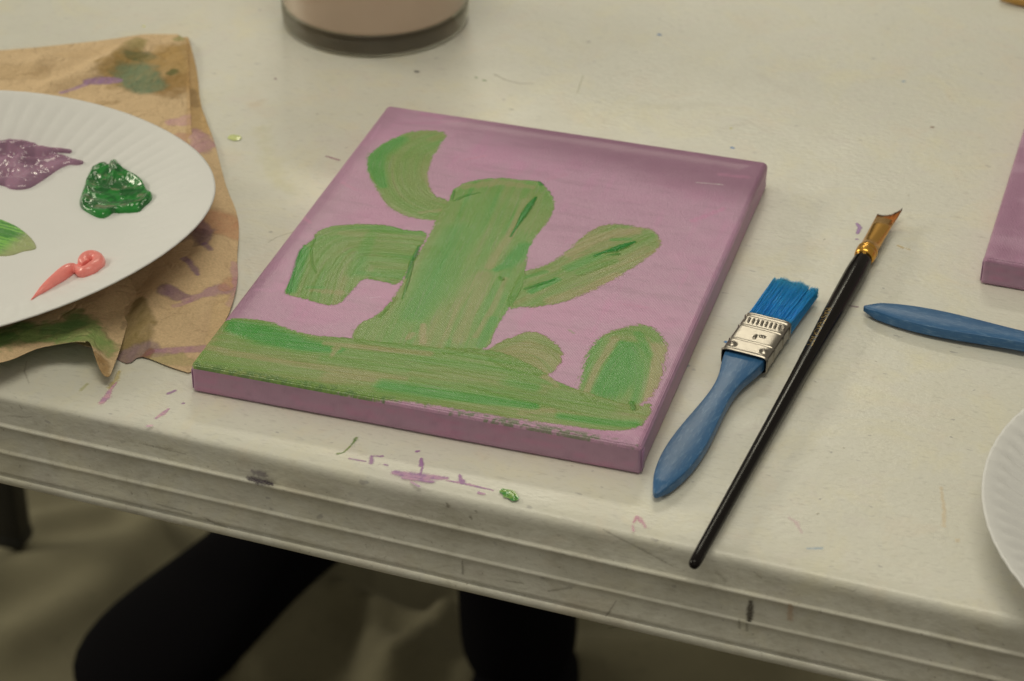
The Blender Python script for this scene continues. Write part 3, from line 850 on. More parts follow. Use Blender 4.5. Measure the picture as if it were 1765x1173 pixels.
def canvas_sides(root, W, H, seed, tint=1.0):
    # ring loop round the rounded-corner rectangle, several heights
    rr_ = 0.0022
    pts = []
    for (cx_, cy_, a0) in ((W - rr_, rr_, -90), (W - rr_, H - rr_, 0), (rr_, H - rr_, 90), (rr_, rr_, 180)):
        for k in range(7):
            a = math.radians(a0 + 90 * k / 6)
            pts.append((cx_ + rr_ * math.cos(a), cy_ + rr_ * math.sin(a)))
    loop = []
    for i, p in enumerate(pts):
        q = pts[(i + 1) % len(pts)]
        n = max(1, int(math.hypot(q[0] - p[0], q[1] - p[1]) / 0.0012))
        for k in range(n):
            loop.append((p[0] + (q[0] - p[0]) * k / n, p[1] + (q[1] - p[1]) * k / n))
    L = np.array(loop); n = len(L)
    zs = [CT - RND + 0.0001, CT - RND - 0.001, 0.0095, 0.0070, 0.0045, 0.0024, 0.0012, 0.0005, 0.0002, 0.0002]
    ins = [0, 0, 0.0001, 0.0002, 0.0002, 0.0001, 0.0002, 0.0008, 0.0020, 0.020]
    cen = np.array([W / 2, H / 2])
    V, C = [], []
    s = np.arange(n) * 1.2
    for z, i_ in zip(zs, ins):
        inn = L.copy()
        for ax, m in ((0, W), (1, H)):
            inn[:, ax] = np.clip(inn[:, ax], i_, m - i_)
        w_ = (fbm(s / 30, np.full(n, z * 300), seed, 2) - .5) * 0.0005 if 0 < i_ < .0015 else 0
        nn = (inn - cen); nn = nn / np.linalg.norm(nn, axis=1, keepdims=True)
        inn = inn + nn * np.reshape(w_, (-1, 1)) if not np.isscalar(w_) else inn
        V.append(np.c_[inn, np.full(n, z)])
        f = fbm(s / 12, np.full(n, z * 500), seed + 1, 3); g = fbm(s / 5, np.full(n, z * 900), seed + 2, 3)
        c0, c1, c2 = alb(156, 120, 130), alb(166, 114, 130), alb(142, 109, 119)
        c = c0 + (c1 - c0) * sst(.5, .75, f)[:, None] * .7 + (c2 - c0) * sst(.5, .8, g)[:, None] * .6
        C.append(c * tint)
    V = np.concatenate(V); C = np.concatenate(C)
    F = []
    for i in range(len(zs) - 1):
        a = i * n + np.arange(n); b = i * n + (np.arange(n) + 1) % n
        F.append(np.stack([a + n, b + n, b, a], 1))
    F = np.concatenate(F)
    link('canvas_side', np_mesh('canvas_side', V, F, C, {'rough': np.full(len(V), .42)}), M_canvas_side, root)
    # folded cloth at the corners
    for (x, y, a) in ((W + 0.00012, 0.0032, 0), (-0.00012, 0.0032, 0)):
        bm = bmesh.new()
        add_box(bm, (x, y, CT / 2 - 0.0012), (0.0005, 0.0042, CT - 0.0048), bev=0.0002, seg=1)
        me = bm_mesh('corner_fold', bm)
        nv = len(me.vertices)
        a_ = me.color_attributes.new('Paint', 'FLOAT_COLOR', 'POINT')
        cc = np.ones((nv, 4), np.float32); cc[:, :3] = alb(150, 113, 128) * tint
        a_.data.foreach_set('color', cc.ravel())
        r_ = me.attributes.new('rough', 'FLOAT', 'POINT'); r_.data.foreach_set('value', np.full(nv, .45, np.float32))
        link('corner_fold', me, M_canvas_side, root)

M_canvas_paint = attr_mat('acrylic_on_canvas', 0.4, bumpd=0.00028, bscale=850, coat=0.16, rough_attr=True, weave=0.00019, spec=0.6)
M_canvas_side = attr_mat('painted_canvas_side', 0.42, bumpd=0.0001, bscale=500, rough_attr=True, weave=0.00005, spec=0.45)

canvas = empty('painted_canvas', (0, 0, 0))
tag(canvas, 'canvas painted purple with a green three-armed cactus, lying flat in mid table', 'painting')
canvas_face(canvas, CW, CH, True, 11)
canvas_sides(canvas, CW, CH, 12)

canvas2 = empty('painted_canvas', (0.3186, 0.1945, 0), math.radians(3.0))
tag(canvas2, 'plain purple painted canvas with no picture, cut off by the right edge of the view', 'painting')
canvas_face(canvas2, CW, CH, False, 31, tint=0.90, step=0.0006)
canvas_sides(canvas2, CW, CH, 32, tint=0.92)
canvas2.rotation_euler = (0, 0, math.radians(-1.2))

# ================================================================== PAPER TOWEL
def sheet(name, poly_px, z_of, step, color_fn, mat, parent=None, zref=0.0, smooth=1, thick=0.00015, poly_xy=None):
    P = at(poly_px, zref)[:, :2] if poly_xy is None else np.asarray(poly_xy, float)
    P = smooth_poly(P, smooth)
    x0, y0 = P.min(0) - 2 * step; x1, y1 = P.max(0) + 2 * step
    gx = np.arange(x0, x1, step); gy = np.arange(y0, y1, step)
    X, Y = np.meshgrid(gx, gy)
    ins = in_poly(X, Y, P)
    ny, nx = X.shape
    ii, jj = np.meshgrid(np.arange(ny - 1), np.arange(nx - 1), indexing='ij')
    q = (ii * nx + jj).ravel()
    F = np.stack([q, q + 1, q + nx + 1, q + nx], 1)
    iv = ins.ravel()
    F = F[iv[F].any(1)]
    xf, yf = X.ravel().copy(), Y.ravel().copy()
    used = np.unique(F)
    outv = used[~iv[used]]
    _, _, _, px, py, _ = seg_dist(xf[outv], yf[outv], P, closed=True, want=True)
    xf[outv], yf[outv] = px, py
    sd = np.zeros(len(xf))
    sd[used] = seg_dist(xf[used], yf[used], P, closed=True)
    Z = np.zeros(len(xf)); C = np.zeros((len(xf), 3))
    Z[used] = z_of(xf[used], yf[used], sd[used])
    C[used] = color_fn(xf[used], yf[used], sd[used])
    V = np.stack([xf, yf, Z], 1)
    V, F, C = compact(V, F, C)
    o = link(name, np_mesh(name, V, F, C), mat, parent)
    if thick > 0:
        md = o.modifiers.new('thickness', 'SOLIDIFY'); md.thickness = thick; md.offset = -1
    return o

def paper_mat():
    m, nt, b = new_mat('brown_paper')
    a = nd(nt, 'ShaderNodeAttribute', attribute_name='Paint')
    v = coords(nt)
    n = noise(nt, 900, 3, 0.7, v)
    f = ramp(nt, n.outputs['Fac'], [(0.3, 0.84), (0.7, 1.1)])
    c = mix(nt, 1.0, a.outputs['Color'], f, 'MULTIPLY')
    nt.links.new(c, b.inputs['Base Color'])
    b.inputs['Roughness'].default_value = 0.85
    b.inputs['Specular IOR Level'].default_value = 0.25
    p = bump(nt, b, n.outputs['Fac'], 0.00025)
    n2 = nd(nt, 'ShaderNodeTexVoronoi', feature='DISTANCE_TO_EDGE'); n2.inputs['Scale'].default_value = 42
    wp_ = noise(nt, 30, 3, .6, v); vm = mix(nt, 0.06, v, wp_.outputs['Color'], 'ADD'); nt.links.new(vm, n2.inputs['Vector'])
    cr = ramp(nt, n2.outputs['Distance'], [(0.0, 0.0), (0.12, 0.8), (0.4, 1.0)])
    p2 = bump(nt, b, cr, 0.0009, 0.7, prev=p)
    n3 = noise(nt, 60, 5, 0.6, v, 0.8)
    bump(nt, b, n3.outputs['Fac'], 0.0018, prev=p2)
    return m
M_paper = paper_mat()

def stains(x, y, base, lst, z, seed=0):
    C = np.tile(np.array(base), (len(x), 1))
    C *= (0.90 + 0.2 * fbm(x * 40, y * 40, seed, 3))[:, None]
    for k, (L, col, st, rag) in enumerate(lst):
        q = at(np.asarray(L, float)[:, :2], z)[:, :2]
        w = np.asarray(L, float)[:, 2] * 0.0005
        Lq = np.c_[q, w]
        D, S, _, _, _, tot = seg_dist(x, y, Lq, want=True)
        seg = np.r_[0, np.cumsum(np.hypot(*np.diff(q, axis=0).T))]
        ww = np.interp(S, seg, w)
        nz = fbm(x * 260, y * 260, 300 + k + seed, 4)
        e = D / ww + (nz - .5) * 2 * rag
        a = sst(1.18, 0.70, e) * st
        ring = sst(1.2, 1.0, e) * sst(0.7, 0.95, e) * 0.12 * st
        colr = np.array(alb(*col))
        a = a * (0.75 + 0.5 * (fbm(x * 500, y * 160, 320 + k, 2) - .25))
        a = np.clip(a, 0, 1)[:, None]
        C = C * (1 - a) + colr * a
        C *= (1 - ring)[:, None]
    return np.clip(C, 0.01, 0.85)

KRAFT = alb(184, 156, 112)
def line_h(x, y, L, z, w, h, sharp=1.0, one_side=0):
    q = at(np.asarray(L, float), z)[:, :2]
    D, S, side, _, _, _ = seg_dist(x, y, q, want=True)
    g = np.exp(-(D / w) ** sharp)
    if one_side: g = np.where(side * one_side > 0, g, np.exp(-(D / (w * 0.25)) ** 2))
    return h * g

towel = empty('paper_towel', tuple(at([(200, 400)], 0)[0]))
TOFF = Vector(towel.location)
tag(towel, 'crumpled brown paper towel stained with purple and green paint, spread under the paper plate', 'paper towel')
LOW = [(322, 57), (333, 95), (341, 130), (345, 180), (358, 215), (370, 248), (383, 300), (393, 335), (405, 358), (412, 385), (412, 420), (409, 450), (411, 485), (404, 520),
       (392, 552), (372, 582), (352, 612), (336, 648), (290, 634), (262, 622), (240, 616), (222, 630), (205, 622), (190, 612), (120, 590), (20, 570), (-90, 560), (-90, 100)]
def z_low(x, y, sd):
    z = 0.0009 + 0.0012 * fbm(x * 30, y * 30, 401, 3) + 0.0006 * fbm(x * 90, y * 90, 402, 2)
    z += line_h(x, y, [(250, 545), (320, 470), (400, 430)], 0, 0.012, 0.0045, 2)
    z += line_h(x, y, [(330, 400), (380, 330), (350, 250)], 0, 0.010, 0.0030, 2)
    z += line_h(x, y, [(240, 585), (330, 560), (400, 500)], 0, 0.010, 0.0030, 2)
    z += line_h(x, y, [(290, 515), (350, 495)], 0, 0.005, 0.0015, 2)
    z -= line_h(x, y, [(205, 620), (222, 540), (245, 490)], 0, 0.006, 0.0020, 2)
    return np.maximum(z, 0.0004) * (0.35 + 0.65 * sst(0, 0.012, sd)) + 0.0003
S_LOW = [([(325, 60, 10), (338, 150, 16), (348, 215, 18)], (166, 132, 76), .7, .3), ([(330, 150, 5), (336, 175, 6)], (120, 95, 60), .6, .5), ([(335, 225, 10), (352, 245, 14), (335, 262, 12)], (158, 116, 118), .75, .4),
         ([(330, 385, 18), (380, 384, 26), (412, 392, 22)], (168, 120, 84), .75, .12), ([(335, 385, 10), (350, 400, 12), (352, 425, 5)], (112, 84, 92), .75, .5), ([(310, 410, 7), (350, 405, 8), (340, 425, 4)], (92, 66, 62), .5, .4),
         ([(352, 425, 3), (362, 440, 3)], (110, 80, 100), .7, .5), ([(318, 455, 4), (335, 470, 4), (342, 482, 2)], (116, 86, 106), .8, .5), ([(285, 512, 8), (305, 516, 8), (325, 515, 3)], (122, 92, 98), .85, .4),
         ([(322, 522, 5), (352, 514, 7), (385, 498, 8)], (150, 112, 118), .75, .5), ([(385, 498, 6), (408, 480, 10)], (172, 124, 90), .6, .4), ([(300, 532, 3), (330, 525, 3)], (160, 118, 122), .6, .6),
         ([(240, 520, 5), (238, 560, 16), (225, 600, 18)], (118, 100, 56), .85, .4), ([(215, 610, 12), (232, 605, 12), (260, 598, 10)], (128, 104, 100), .8, .4), ([(262, 604, 5), (310, 600, 6), (352, 594, 6)], (152, 112, 118), .8, .35),
         ([(262, 612, 8), (310, 614, 8), (330, 618, 6)], (150, 138, 88), .7, .45), ([(250, 610, 5), (258, 600, 4)], (120, 74, 45), .6, .5), ([(404, 450, 4), (408, 500, 4), (396, 520, 5)], (164, 120, 128), .6, .5),
         ([(395, 520, 14), (370, 580, 10)], (190, 162, 108), .4, .3)]
def towel_sheet(name, poly, zf, cf, zref, smooth=1):
    o = sheet(name, poly, zf, 0.0007, cf, M_paper, None, zref=zref, smooth=smooth)
    o.parent = towel
    o.location = -TOFF
    return o
towel_sheet('lower_layer', LOW, z_low, lambda x, y, sd: stains(x, y, KRAFT, S_LOW, 0.003, 1), 0.0)
TOP = [(-90, 92), (0, 86), (60, 81), (105, 78), (115, 75), (180, 68), (238, 58), (255, 57), (322, 57), (325, 100), (327, 150), (329, 200), (333, 260), (330, 330), (200, 400), (-90, 400)]
def z_top(x, y, sd):
    z = 0.0034 + 0.0018 * fbm(x * 26, y * 26, 421, 3) * (0.35 + 0.65 * sst(0, 0.02, sd))
    fe = sst(0, 0.02, sd)
    z += fe * line_h(x, y, [(108, 78), (90, 100), (60, 140)], 0, 0.006, 0.0022, 2)
    z += fe * line_h(x, y, [(240, 58), (205, 110), (150, 145), (90, 165)], 0, 0.007, 0.0040, 2)
    z += line_h(x, y, [(0, 125), (60, 130), (120, 118)], 0, 0.010, 0.0030, 2)
    z -= line_h(x, y, [(210, 130), (250, 160), (300, 150)], 0, 0.008, 0.0015, 2)
    return z
S_TOP = [([(215, 120, 16), (238, 70, 10)], (128, 116, 62), .7, .45), ([(240, 122, 44), (290, 120, 50), (318, 95, 34)], (146, 116, 62), .85, .35), ([(295, 150, 26), (318, 140, 22)], (122, 90, 42), .6, .3), ([(232, 125, 26), (252, 145, 22)], (96, 112, 80), .9, .25),
         ([(228, 100, 10), (250, 98, 12)], (66, 82, 48), .6, .5), ([(291, 126, 4), (300, 122, 5)], (74, 84, 44), .85, .5), ([(308, 66, 6), (321, 60, 8)], (110, 116, 60), .7, .4), ([(285, 85, 16), (300, 100, 12)], (160, 126, 70), .5, .3),
         ([(150, 146, 4), (178, 141, 8), (200, 138, 7)], (140, 108, 128), .95, .35), ([(105, 163, 2), (130, 155, 2), (150, 148, 3)], (150, 118, 135), .8, .5), ([(300, 210, 8), (325, 205, 14)], (172, 128, 130), .6, .5), ([(308, 232, 6), (330, 236, 12), (328, 250, 10)], (166, 120, 100), .6, .3),
         ([(0, 128, 14), (70, 132, 12)], (168, 140, 96), .5, .4), ([(120, 100, 16), (200, 85, 16)], (176, 146, 100), .4, .4), ([(170, 178, 5), (200, 176, 4)], (150, 122, 80), .6, .4), ([(330, 60, 6), (331, 250, 6)], (168, 132, 82), .5, .3)]
towel_sheet('folded_layer', TOP, z_top, lambda x, y, sd: stains(x, y, KRAFT, S_TOP, 0.004, 2), 0.004)
FLAP = [(-90, 660), (-40, 650), (0, 637), (22, 628), (45, 615), (70, 603), (100, 599), (128, 600), (147, 605), (152, 596), (158, 600), (165, 618), (172, 630), (180, 636), (188, 634), (194, 618), (204, 590), (214, 550), (222, 515), (236, 470), (180, 430), (-90, 430)]
def z_flap(x, y, sd):
    q = at([(-90, 655), (0, 632), (100, 600), (184, 648)], 0.010)[:, :2]
    D = seg_dist(x, y, q)
    z = 0.0038 + 0.0085 * np.exp(-(D / 0.030) ** 2)
    z += 0.0018 * (fbm(x * 28, y * 28, 441, 3) - .5) + 0.0022 * np.sin(x * 130 + 1.2) * np.exp(-(D / 0.03) ** 2)
    # the right hand side of the flap folds down to the table
    q = at([(184, 652), (214, 550), (236, 470)], 0.006)[:, :2]
    D = seg_dist(x, y, q)
    z = z * (0.30 + 0.70 * sst(0, 0.014, D)) + 0.0012
    return z
S_FLAP = [([(-10, 590, 30), (20, 585, 26), (40, 570, 14)], (98, 122, 62), 1, .3), ([(50, 590, 10), (90, 580, 24), (130, 575, 30), (160, 590, 20)], (120, 136, 74), 1, .35), ([(90, 575, 10), (125, 562, 14), (135, 545, 10)], (104, 128, 70), 1, .4),
          ([(120, 565, 8), (138, 560, 8)], (86, 118, 60), .7, .5), ([(125, 540, 10), (135, 530, 6)], (110, 116, 66), .8, .4), ([(0, 600, 14), (12, 590, 10)], (78, 108, 52), .7, .5), ([(172, 620, 8), (182, 645, 5)], (130, 98, 52), .8, .4),
          ([(214, 540, 3), (210, 550, 2)], (120, 100, 70), .6, .4)]
towel_sheet('raised_flap', FLAP, z_flap, lambda x, y, sd: stains(x, y, KRAFT, S_FLAP, 0.008, 3), 0.0095)

# ================================================================== PAPER PLATES
M_plate = simple('white_paper_board', tuple(alb(190, 185, 167)), 0.55, var=0.02, vscale=30, bumpd=0.00012, bscale=300)
PL_R = 0.1143
PL_PROF = [(0.0, 0), (0.02, 0), (0.04, 0), (0.055, 0), (0.066, 0.0001), (0.072, 0.0006), (0.077, 0.0017), (0.082, 0.0034), (0.087, 0.0056), (0.092, 0.0078), (0.097, 0.0098), (0.102, 0.0118), (0.107, 0.0138), (0.1105, 0.0150), (0.1128, 0.0156), (0.1143, 0.0158)]
_pr = np.array(PL_PROF)
def plate_local_z(r):
    return np.interp(r, _pr[:, 0], _pr[:, 1])
def plate_mesh(name, tilt, w2, flute, nfl=74, ph=0.0):
    nth = 740
    rs = np.r_[np.linspace(0.001, 0.06, 10), np.linspace(0.063, PL_R, 46)]
    th = np.linspace(0, 2 * np.pi, nth, endpoint=False)
    Rr, Th = np.meshgrid(rs, th, indexing='ij')
    z = plate_local_z(Rr)
    win = sst(0.068, 0.080, Rr) * (1 - 0.80 * sst(0.104, 0.110, Rr))
    skew = Th + (Rr - 0.09) * 2.2
    rip = np.sin(nfl * skew + ph) * (0.75 + 0.5 * fbm(Th * 6, Rr * 0, 501, 2))
    z = z + flute * win * (rip - 0.4 * rip ** 2)
    z = z + (tilt[0] * np.cos(Th) + tilt[1] * np.sin(Th)) * Rr / PL_R + (w2[0] * np.cos(2 * Th) + w2[1] * np.sin(2 * Th)) * (Rr / PL_R) ** 2
    z = z + 0.0006 * (fbm(Rr * np.cos(Th) * 18 + 5, Rr * np.sin(Th) * 18 + 5, 502, 2) - .5)
    V = np.stack([Rr * np.cos(Th), Rr * np.sin(Th), z], -1).reshape(-1, 3)
    F = []
    n = nth
    for i in range(len(rs) - 1):
        a = i * n + np.arange(n); b = i * n + (np.arange(n) + 1) % n
        F.append(np.stack([a, a + n, b + n, b], 1))
    F = np.concatenate(F)
    me = np_mesh(name, V, F)
    bm = bmesh.new(); bm.from_mesh(me); bm.verts.ensure_lookup_table()
    bm.faces.new([bm.verts[k] for k in range(n)])
    bmesh.ops.recalc_face_normals(bm, faces=bm.faces); bm.to_mesh(me); bm.free()
    if me.polygons[0].normal.z < 0: me.flip_normals()
    return me
PLC = (-0.1478, 0.0835); PLZ = 0.0225 - 0.0158
PT, PWW = (0.00385, 0.0034), (0.00415, -0.00585)
plate = link('paper_plate', plate_mesh('paper_plate', PT, PWW, 0.00015), M_plate)
plate.location = (PLC[0], PLC[1], PLZ)
md = plate.modifiers.new('thickness', 'SOLIDIFY'); md.thickness = 0.0007; md.offset = -1
tag(plate, 'white fluted paper plate holding four dabs of paint, lying on the brown paper towel', 'plate', 'white paper plates')
plate2 = link('paper_plate', plate_mesh('paper_plate', (-0.002, 0.0), (0, 0), 0.0010, 78), M_plate)
plate2.location = (0.4555, 0.020, 0.0030)
md = plate2.modifiers.new('thickness', 'SOLIDIFY'); md.thickness = 0.0007; md.offset = -1
tag(plate2, 'clean white fluted paper plate without paint, cut off at the right near the table edge', 'plate', 'white paper plates')

def plate_z(x, y):
    dx, dy = x - PLC[0], y - PLC[1]
    r = np.hypot(dx, dy); th = np.arctan2(dy, dx)
    return PLZ + plate_local_z(r) + (PT[0] * np.cos(th) + PT[1] * np.sin(th)) * r / PL_R + (PWW[0] * np.cos(2 * th) + PWW[1] * np.sin(2 * th)) * (r / PL_R) ** 2
def at_plate(uv):
    z = np.full(len(uv), PLZ)
    for _ in range(12):
        q = np.concatenate([at([u], zz) for u, zz in zip(uv, z)])
        z = 0.5 * z + 0.5 * plate_z(q[:, 0], q[:, 1])
    return q[:, :2]

# ================================================================== PAINT ON THE PLATE
def blob(name, poly_px, hmax, edge_w, col_fn, ridges, mat, seed, label, step=0.0003, rough=0.0004, craters=()):
    P = at_plate([tuple(map(float, p)) for p in poly_px])
    cen = P.mean(0)
    z0 = float(plate_z(cen[0], cen[1]))
    RL = [(np.c_[at_plate([q[:2] for q in L]), np.array([q[2] for q in L]) * 0.0005], h) for L, h in ridges]
    def zf(x, y, sd):
        pz = plate_z(x, y)
        h = hmax * np.sqrt(np.clip(1 - (1 - np.clip(sd / edge_w, 0, 1)) ** 2, 0, 1))
        h *= 0.80 + 0.4 * (fbm(x * 260, y * 260, seed, 3) - .2)
        for L, hh in RL:
            D, S, _, _, _, _ = seg_dist(x, y, L, want=True)
            seg = np.r_[0, np.cumsum(np.hypot(*np.diff(L[:, :2], axis=0).T))]
            w = np.interp(S, seg, L[:, 2])
            h += hh * np.exp(-(D / w) ** 2) * sst(0, 0.0008, sd)
        h += rough * (fbm(x * 900, y * 500, seed + 2, 2) - .5) * sst(0, 0.001, sd)
        return pz + np.maximum(h, 0.00015) * sst(-1e-5, 0.0003, sd) - 0.0003 * (sd < 1e-5)
    o = sheet(name, None, zf, step, lambda x, y, sd: col_fn(x, y, sd), mat, None, poly_xy=P, smooth=2, thick=0)
    tag(o, label, 'paint dab', 'dabs of paint on the plate')
    return o
M_gloss = attr_mat('wet_acrylic', 0.20, bumpd=0.0, bscale=500, coat=0.35, spec=0.5, sss=0.05)
M_thin = attr_mat('brushed_acrylic', 0.38, bumpd=0.0002, bscale=500)

# dark green
GB = [(136, 350), (140, 335), (146, 322), (150, 305), (160, 290), (172, 283), (182, 284), (190, 286), (194, 277), (201, 276), (205, 285), (215, 295), (228, 302), (243, 309), (249, 318), (251, 326), (262, 333), (263, 340), (258, 350), (246, 358),
      (240, 366), (230, 366), (212, 367), (205, 368), (196, 366), (186, 374), (176, 377), (164, 374), (150, 366), (140, 360)]
def green_col(x, y, sd):
    g = np.array(alb(26, 106, 34)); d = np.array(alb(16, 78, 26)); m = np.array(alb(104, 104, 70))
    f = sst(.40, .65, fbm(x * 180, y * 260, 601, 3))[:, None]
    k = (sst(.60, .74, fbm(x * 120 + 3, y * 300, 602, 3)) * sst(.002, .005, sd))[:, None] * .75
    c = g * f + d * (1 - f)
    return c * (1 - k) + m * k
blob('paint_dab', GB, 0.0021, 0.0022, green_col,
     [([(150, 315, 3), (152, 340, 4), (145, 355, 4)], .0014), ([(160, 295, 3), (180, 288, 3)], .0012), ([(192, 285, 2), (198, 300, 3), (192, 322, 2.5)], .0016), ([(205, 290, 3), (235, 310, 3), (250, 325, 3)], .0012),
      ([(160, 368, 4), (180, 370, 5), (205, 362, 3)], .0010), ([(225, 360, 3), (250, 350, 4), (258, 338, 3)], .0012), ([(175, 330, 2.5), (200, 335, 2.5), (230, 332, 2)], .0008), ([(165, 305, 4), (172, 320, 5)], -.0016), ([(185, 305, 3), (183, 322, 3)], -.0010),
      ([(215, 310, 4), (228, 322, 5)], -.0013), ([(170, 345, 5), (200, 350, 6)], -.0008), ([(215, 345, 3), (235, 345, 3)], -.0007)], M_gloss, 610,
     'thick glossy dark green paint dab with peaks, on the right of the plate', rough=0.00015)
# purple
PB = [(-40, 262), (-20, 250), (0, 247), (16, 242), (35, 245), (52, 247), (62, 253), (78, 254), (86, 259), (96, 255), (110, 257), (123, 258), (125, 261), (121, 266), (108, 264), (98, 263), (97, 267), (110, 268), (125, 274), (144, 278), (145, 281), (140, 285), (120, 284),
      (110, 288), (100, 293), (88, 302), (72, 313), (62, 319), (52, 325), (35, 328), (18, 327), (8, 321), (-10, 318), (-40, 312)]
def purple_col(x, y, sd):
    a = np.array(alb(140, 104, 114)); b = np.array(alb(124, 92, 102))
    f = sst(.35, .65, fbm(x * 150, y * 200, 621, 3))[:, None]
    return a * f + b * (1 - f)
blob('paint_dab', PB, 0.0022, 0.0030, purple_col,
     [([(-5, 255, 4), (15, 252, 5), (40, 252, 3), (60, 257, 3)], .0018), ([(20, 258, 3), (12, 280, 3), (-5, 300, 3)], .0010), ([(45, 262, 3), (70, 263, 4), (90, 265, 3)], .0016), ([(40, 276, 3), (70, 282, 4), (95, 278, 3)], .0010), ([(10, 315, 6), (40, 316, 8), (65, 302, 6)], .0012),
      ([(22, 266, 5), (5, 268, 5)], -.0022), ([(50, 272, 3.5), (72, 274, 4), (82, 271, 2)], -.0020), ([(45, 282, 4), (60, 285, 4)], -.0020), ([(16, 298, 4), (12, 306, 4)], -.0020), ([(75, 292, 3), (82, 285, 3)], -.0004)], M_gloss, 630,
     'glossy purple paint dab with smeared tails, at the left of the plate', rough=0.00012)
# light green smear
LG = [(-60, 385), (-30, 376), (0, 377), (12, 382), (30, 390), (45, 401), (56, 412), (62, 422), (63, 428), (55, 431), (40, 433), (25, 439), (10, 442), (-20, 441), (-60, 438)]
def lg_col(x, y, sd):
    base = at_plate([(0., 410.)])[0]; dirn = at_plate([(60., 425.)])[0] - base
    dirn = dirn / np.linalg.norm(dirn)
    s = (x - base[0]) * dirn[0] + (y - base[1]) * dirn[1]; d = -(x - base[0]) * dirn[1] + (y - base[1]) * dirn[0]
    a = np.array(alb(112, 160, 66)); b = np.array(alb(70, 120, 52)); c = np.array(alb(140, 142, 92))
    n = fbm(d * 900, s * 60, 641, 3)
    f = sst(.40, .62, n)[:, None]
    col = a * f + b * (1 - f)
    k = np.clip(sst(.004, .014, s) * .9 + sst(.0012, 0, sd) * .5 * sst(.4, .6, n), 0, 1)[:, None]
    return col * (1 - k) + c * k
blob('paint_dab', LG, 0.0006, 0.0015, lg_col, [([(-10, 400, 2), (30, 412, 3)], .0004), ([(0, 390, 2), (40, 410, 2)], .0003)], M_thin, 650,
     'flat light green paint smear at the left edge of the view on the plate', rough=0.0004)
# coral squeeze: a twisted ribbon that coils at one end, swept as one tube
bm = bmesh.new()
cp = [(52, 518, .2), (62, 510, 1.0), (76, 500, 2.6), (92, 489, 3.6), (108, 478, 4.3), (118, 470, 4.2), (126, 463, 2.9), (133, 467, 2.2), (141, 474, 3.6), (152, 473, 4.2), (164, 465, 4.4), (172, 457, 4.0), (168, 450, 4.0), (158, 449, 4.4), (148, 453, 4.2), (144, 460, 3.6), (150, 463, 3.0)]
cpn = smooth_poly(np.array(cp, float), 2, closed=False)
q = at_plate([tuple(c[:2]) for c in cpn])
pts = []
for k, ((x, y), c) in enumerate(zip(q, cpn)):
    r = c[2] * 0.00050
    lift = 0.0012 * sst(0.60, 0.95, np.array(k / len(cpn)))
    pts.append((x, y, float(plate_z(x, y)) + r * 0.72 + float(lift)))
tube(bm, pts, [c[2] * 0.00078 for c in cpn], n=20)
me = bm_mesh('paint_dab', bm)
coral = link('paint_dab', me, simple('coral_acrylic', tuple(alb(232, 116, 100)), 0.28, var=0.06, vscale=300, coat=0.12, bumpd=0.0002, bscale=220))
md = coral.modifiers.new('remesh', 'REMESH'); md.mode = 'VOXEL'; md.voxel_size = 0.00032; md.use_smooth_shade = True
md = coral.modifiers.new('smooth', 'SMOOTH'); md.iterations = 6
tag(coral, 'coral pink paint squeezed out as a pointed ribbon, at the front of the plate', 'paint dab', 'dabs of paint on the plate')

# ================================================================== RINSE GLASS
GX, GY, GR = -0.0530, 0.3802, 0.0536
glass = empty('rinse_glass', (GX, GY, 0))
tag(glass, 'thick-bottomed clear glass of cloudy pinkish rinse water behind the cactus canvas', 'glass')
gm, nt, b = new_mat('clear_glass')
b.inputs['Base Color'].default_value = (0.985, 0.99, 0.93, 1)
b.inputs['Transmission Weight'].default_value = 1.0
b.inputs['Roughness'].default_value = 0.015
b.inputs['IOR'].default_value = 1.5
tr0 = nd(nt, 'ShaderNodeBsdfTransparent'); mx0 = nd(nt, 'ShaderNodeMixShader'); mx0.inputs[0].default_value = 0.30
tr0.inputs['Color'].default_value = (.96, .97, .88, 1)
nt.links.new(b.outputs[0], mx0.inputs[1]); nt.links.new(tr0.outputs[0], mx0.inputs[2]); nt.links.new(mx0.outputs[0], nt.nodes['Material Output'].inputs['Surface'])
gp = [(0.0001, 0.0014), (0.030, 0.0012), (0.044, 0.0005), (0.0500, 0.0002), (0.0518, 0.0006), (0.0530, 0.0018), (0.0536, 0.0040), (0.0539, 0.0100), (0.0539, 0.0130), (0.0534, 0.0134), (0.0518, 0.0130), (0.040, 0.0126), (0.02, 0.0124), (0.0001, 0.0123)]
link('glass_base', lathe('glass_base', gp, 160), gm, glass)
tm = bpy.data.materials.new('thin_glass_wall'); tm.use_nodes = True; nt = tm.node_tree
for n_ in list(nt.nodes): nt.nodes.remove(n_)
out = nd(nt, 'ShaderNodeOutputMaterial'); tr = nd(nt, 'ShaderNodeBsdfTransparent'); gl = nd(nt, 'ShaderNodeBsdfGlossy'); fr = nd(nt, 'ShaderNodeLayerWeight'); ms = nd(nt, 'ShaderNodeMixShader')
tr.inputs['Color'].default_value = (.99, .99, .97, 1); gl.inputs['Roughness'].default_value = .03; pw = nd(nt, 'ShaderNodeMath', operation='POWER'); pw.inputs[1].default_value = 4.0; nt.links.new(fr.outputs['Facing'], pw.inputs[0]); ml = nd(nt, 'ShaderNodeMath', operation='MULTIPLY_ADD'); ml.inputs[1].default_value = 0.45; ml.inputs[2].default_value = 0.03; nt.links.new(pw.outputs[0], ml.inputs[0])
nt.links.new(ml.outputs[0], ms.inputs[0]); nt.links.new(tr.outputs[0], ms.inputs[1]); nt.links.new(gl.outputs[0], ms.inputs[2]); nt.links.new(ms.outputs[0], out.inputs['Surface'])
wl = [(0.0539, 0.0132), (0.0541, 0.04), (0.0547, 0.09), (0.0555, 0.152), (0.0550, 0.1532), (0.0546, 0.152), (0.0540, 0.09), (0.0535, 0.04), (0.0533, 0.0132)]
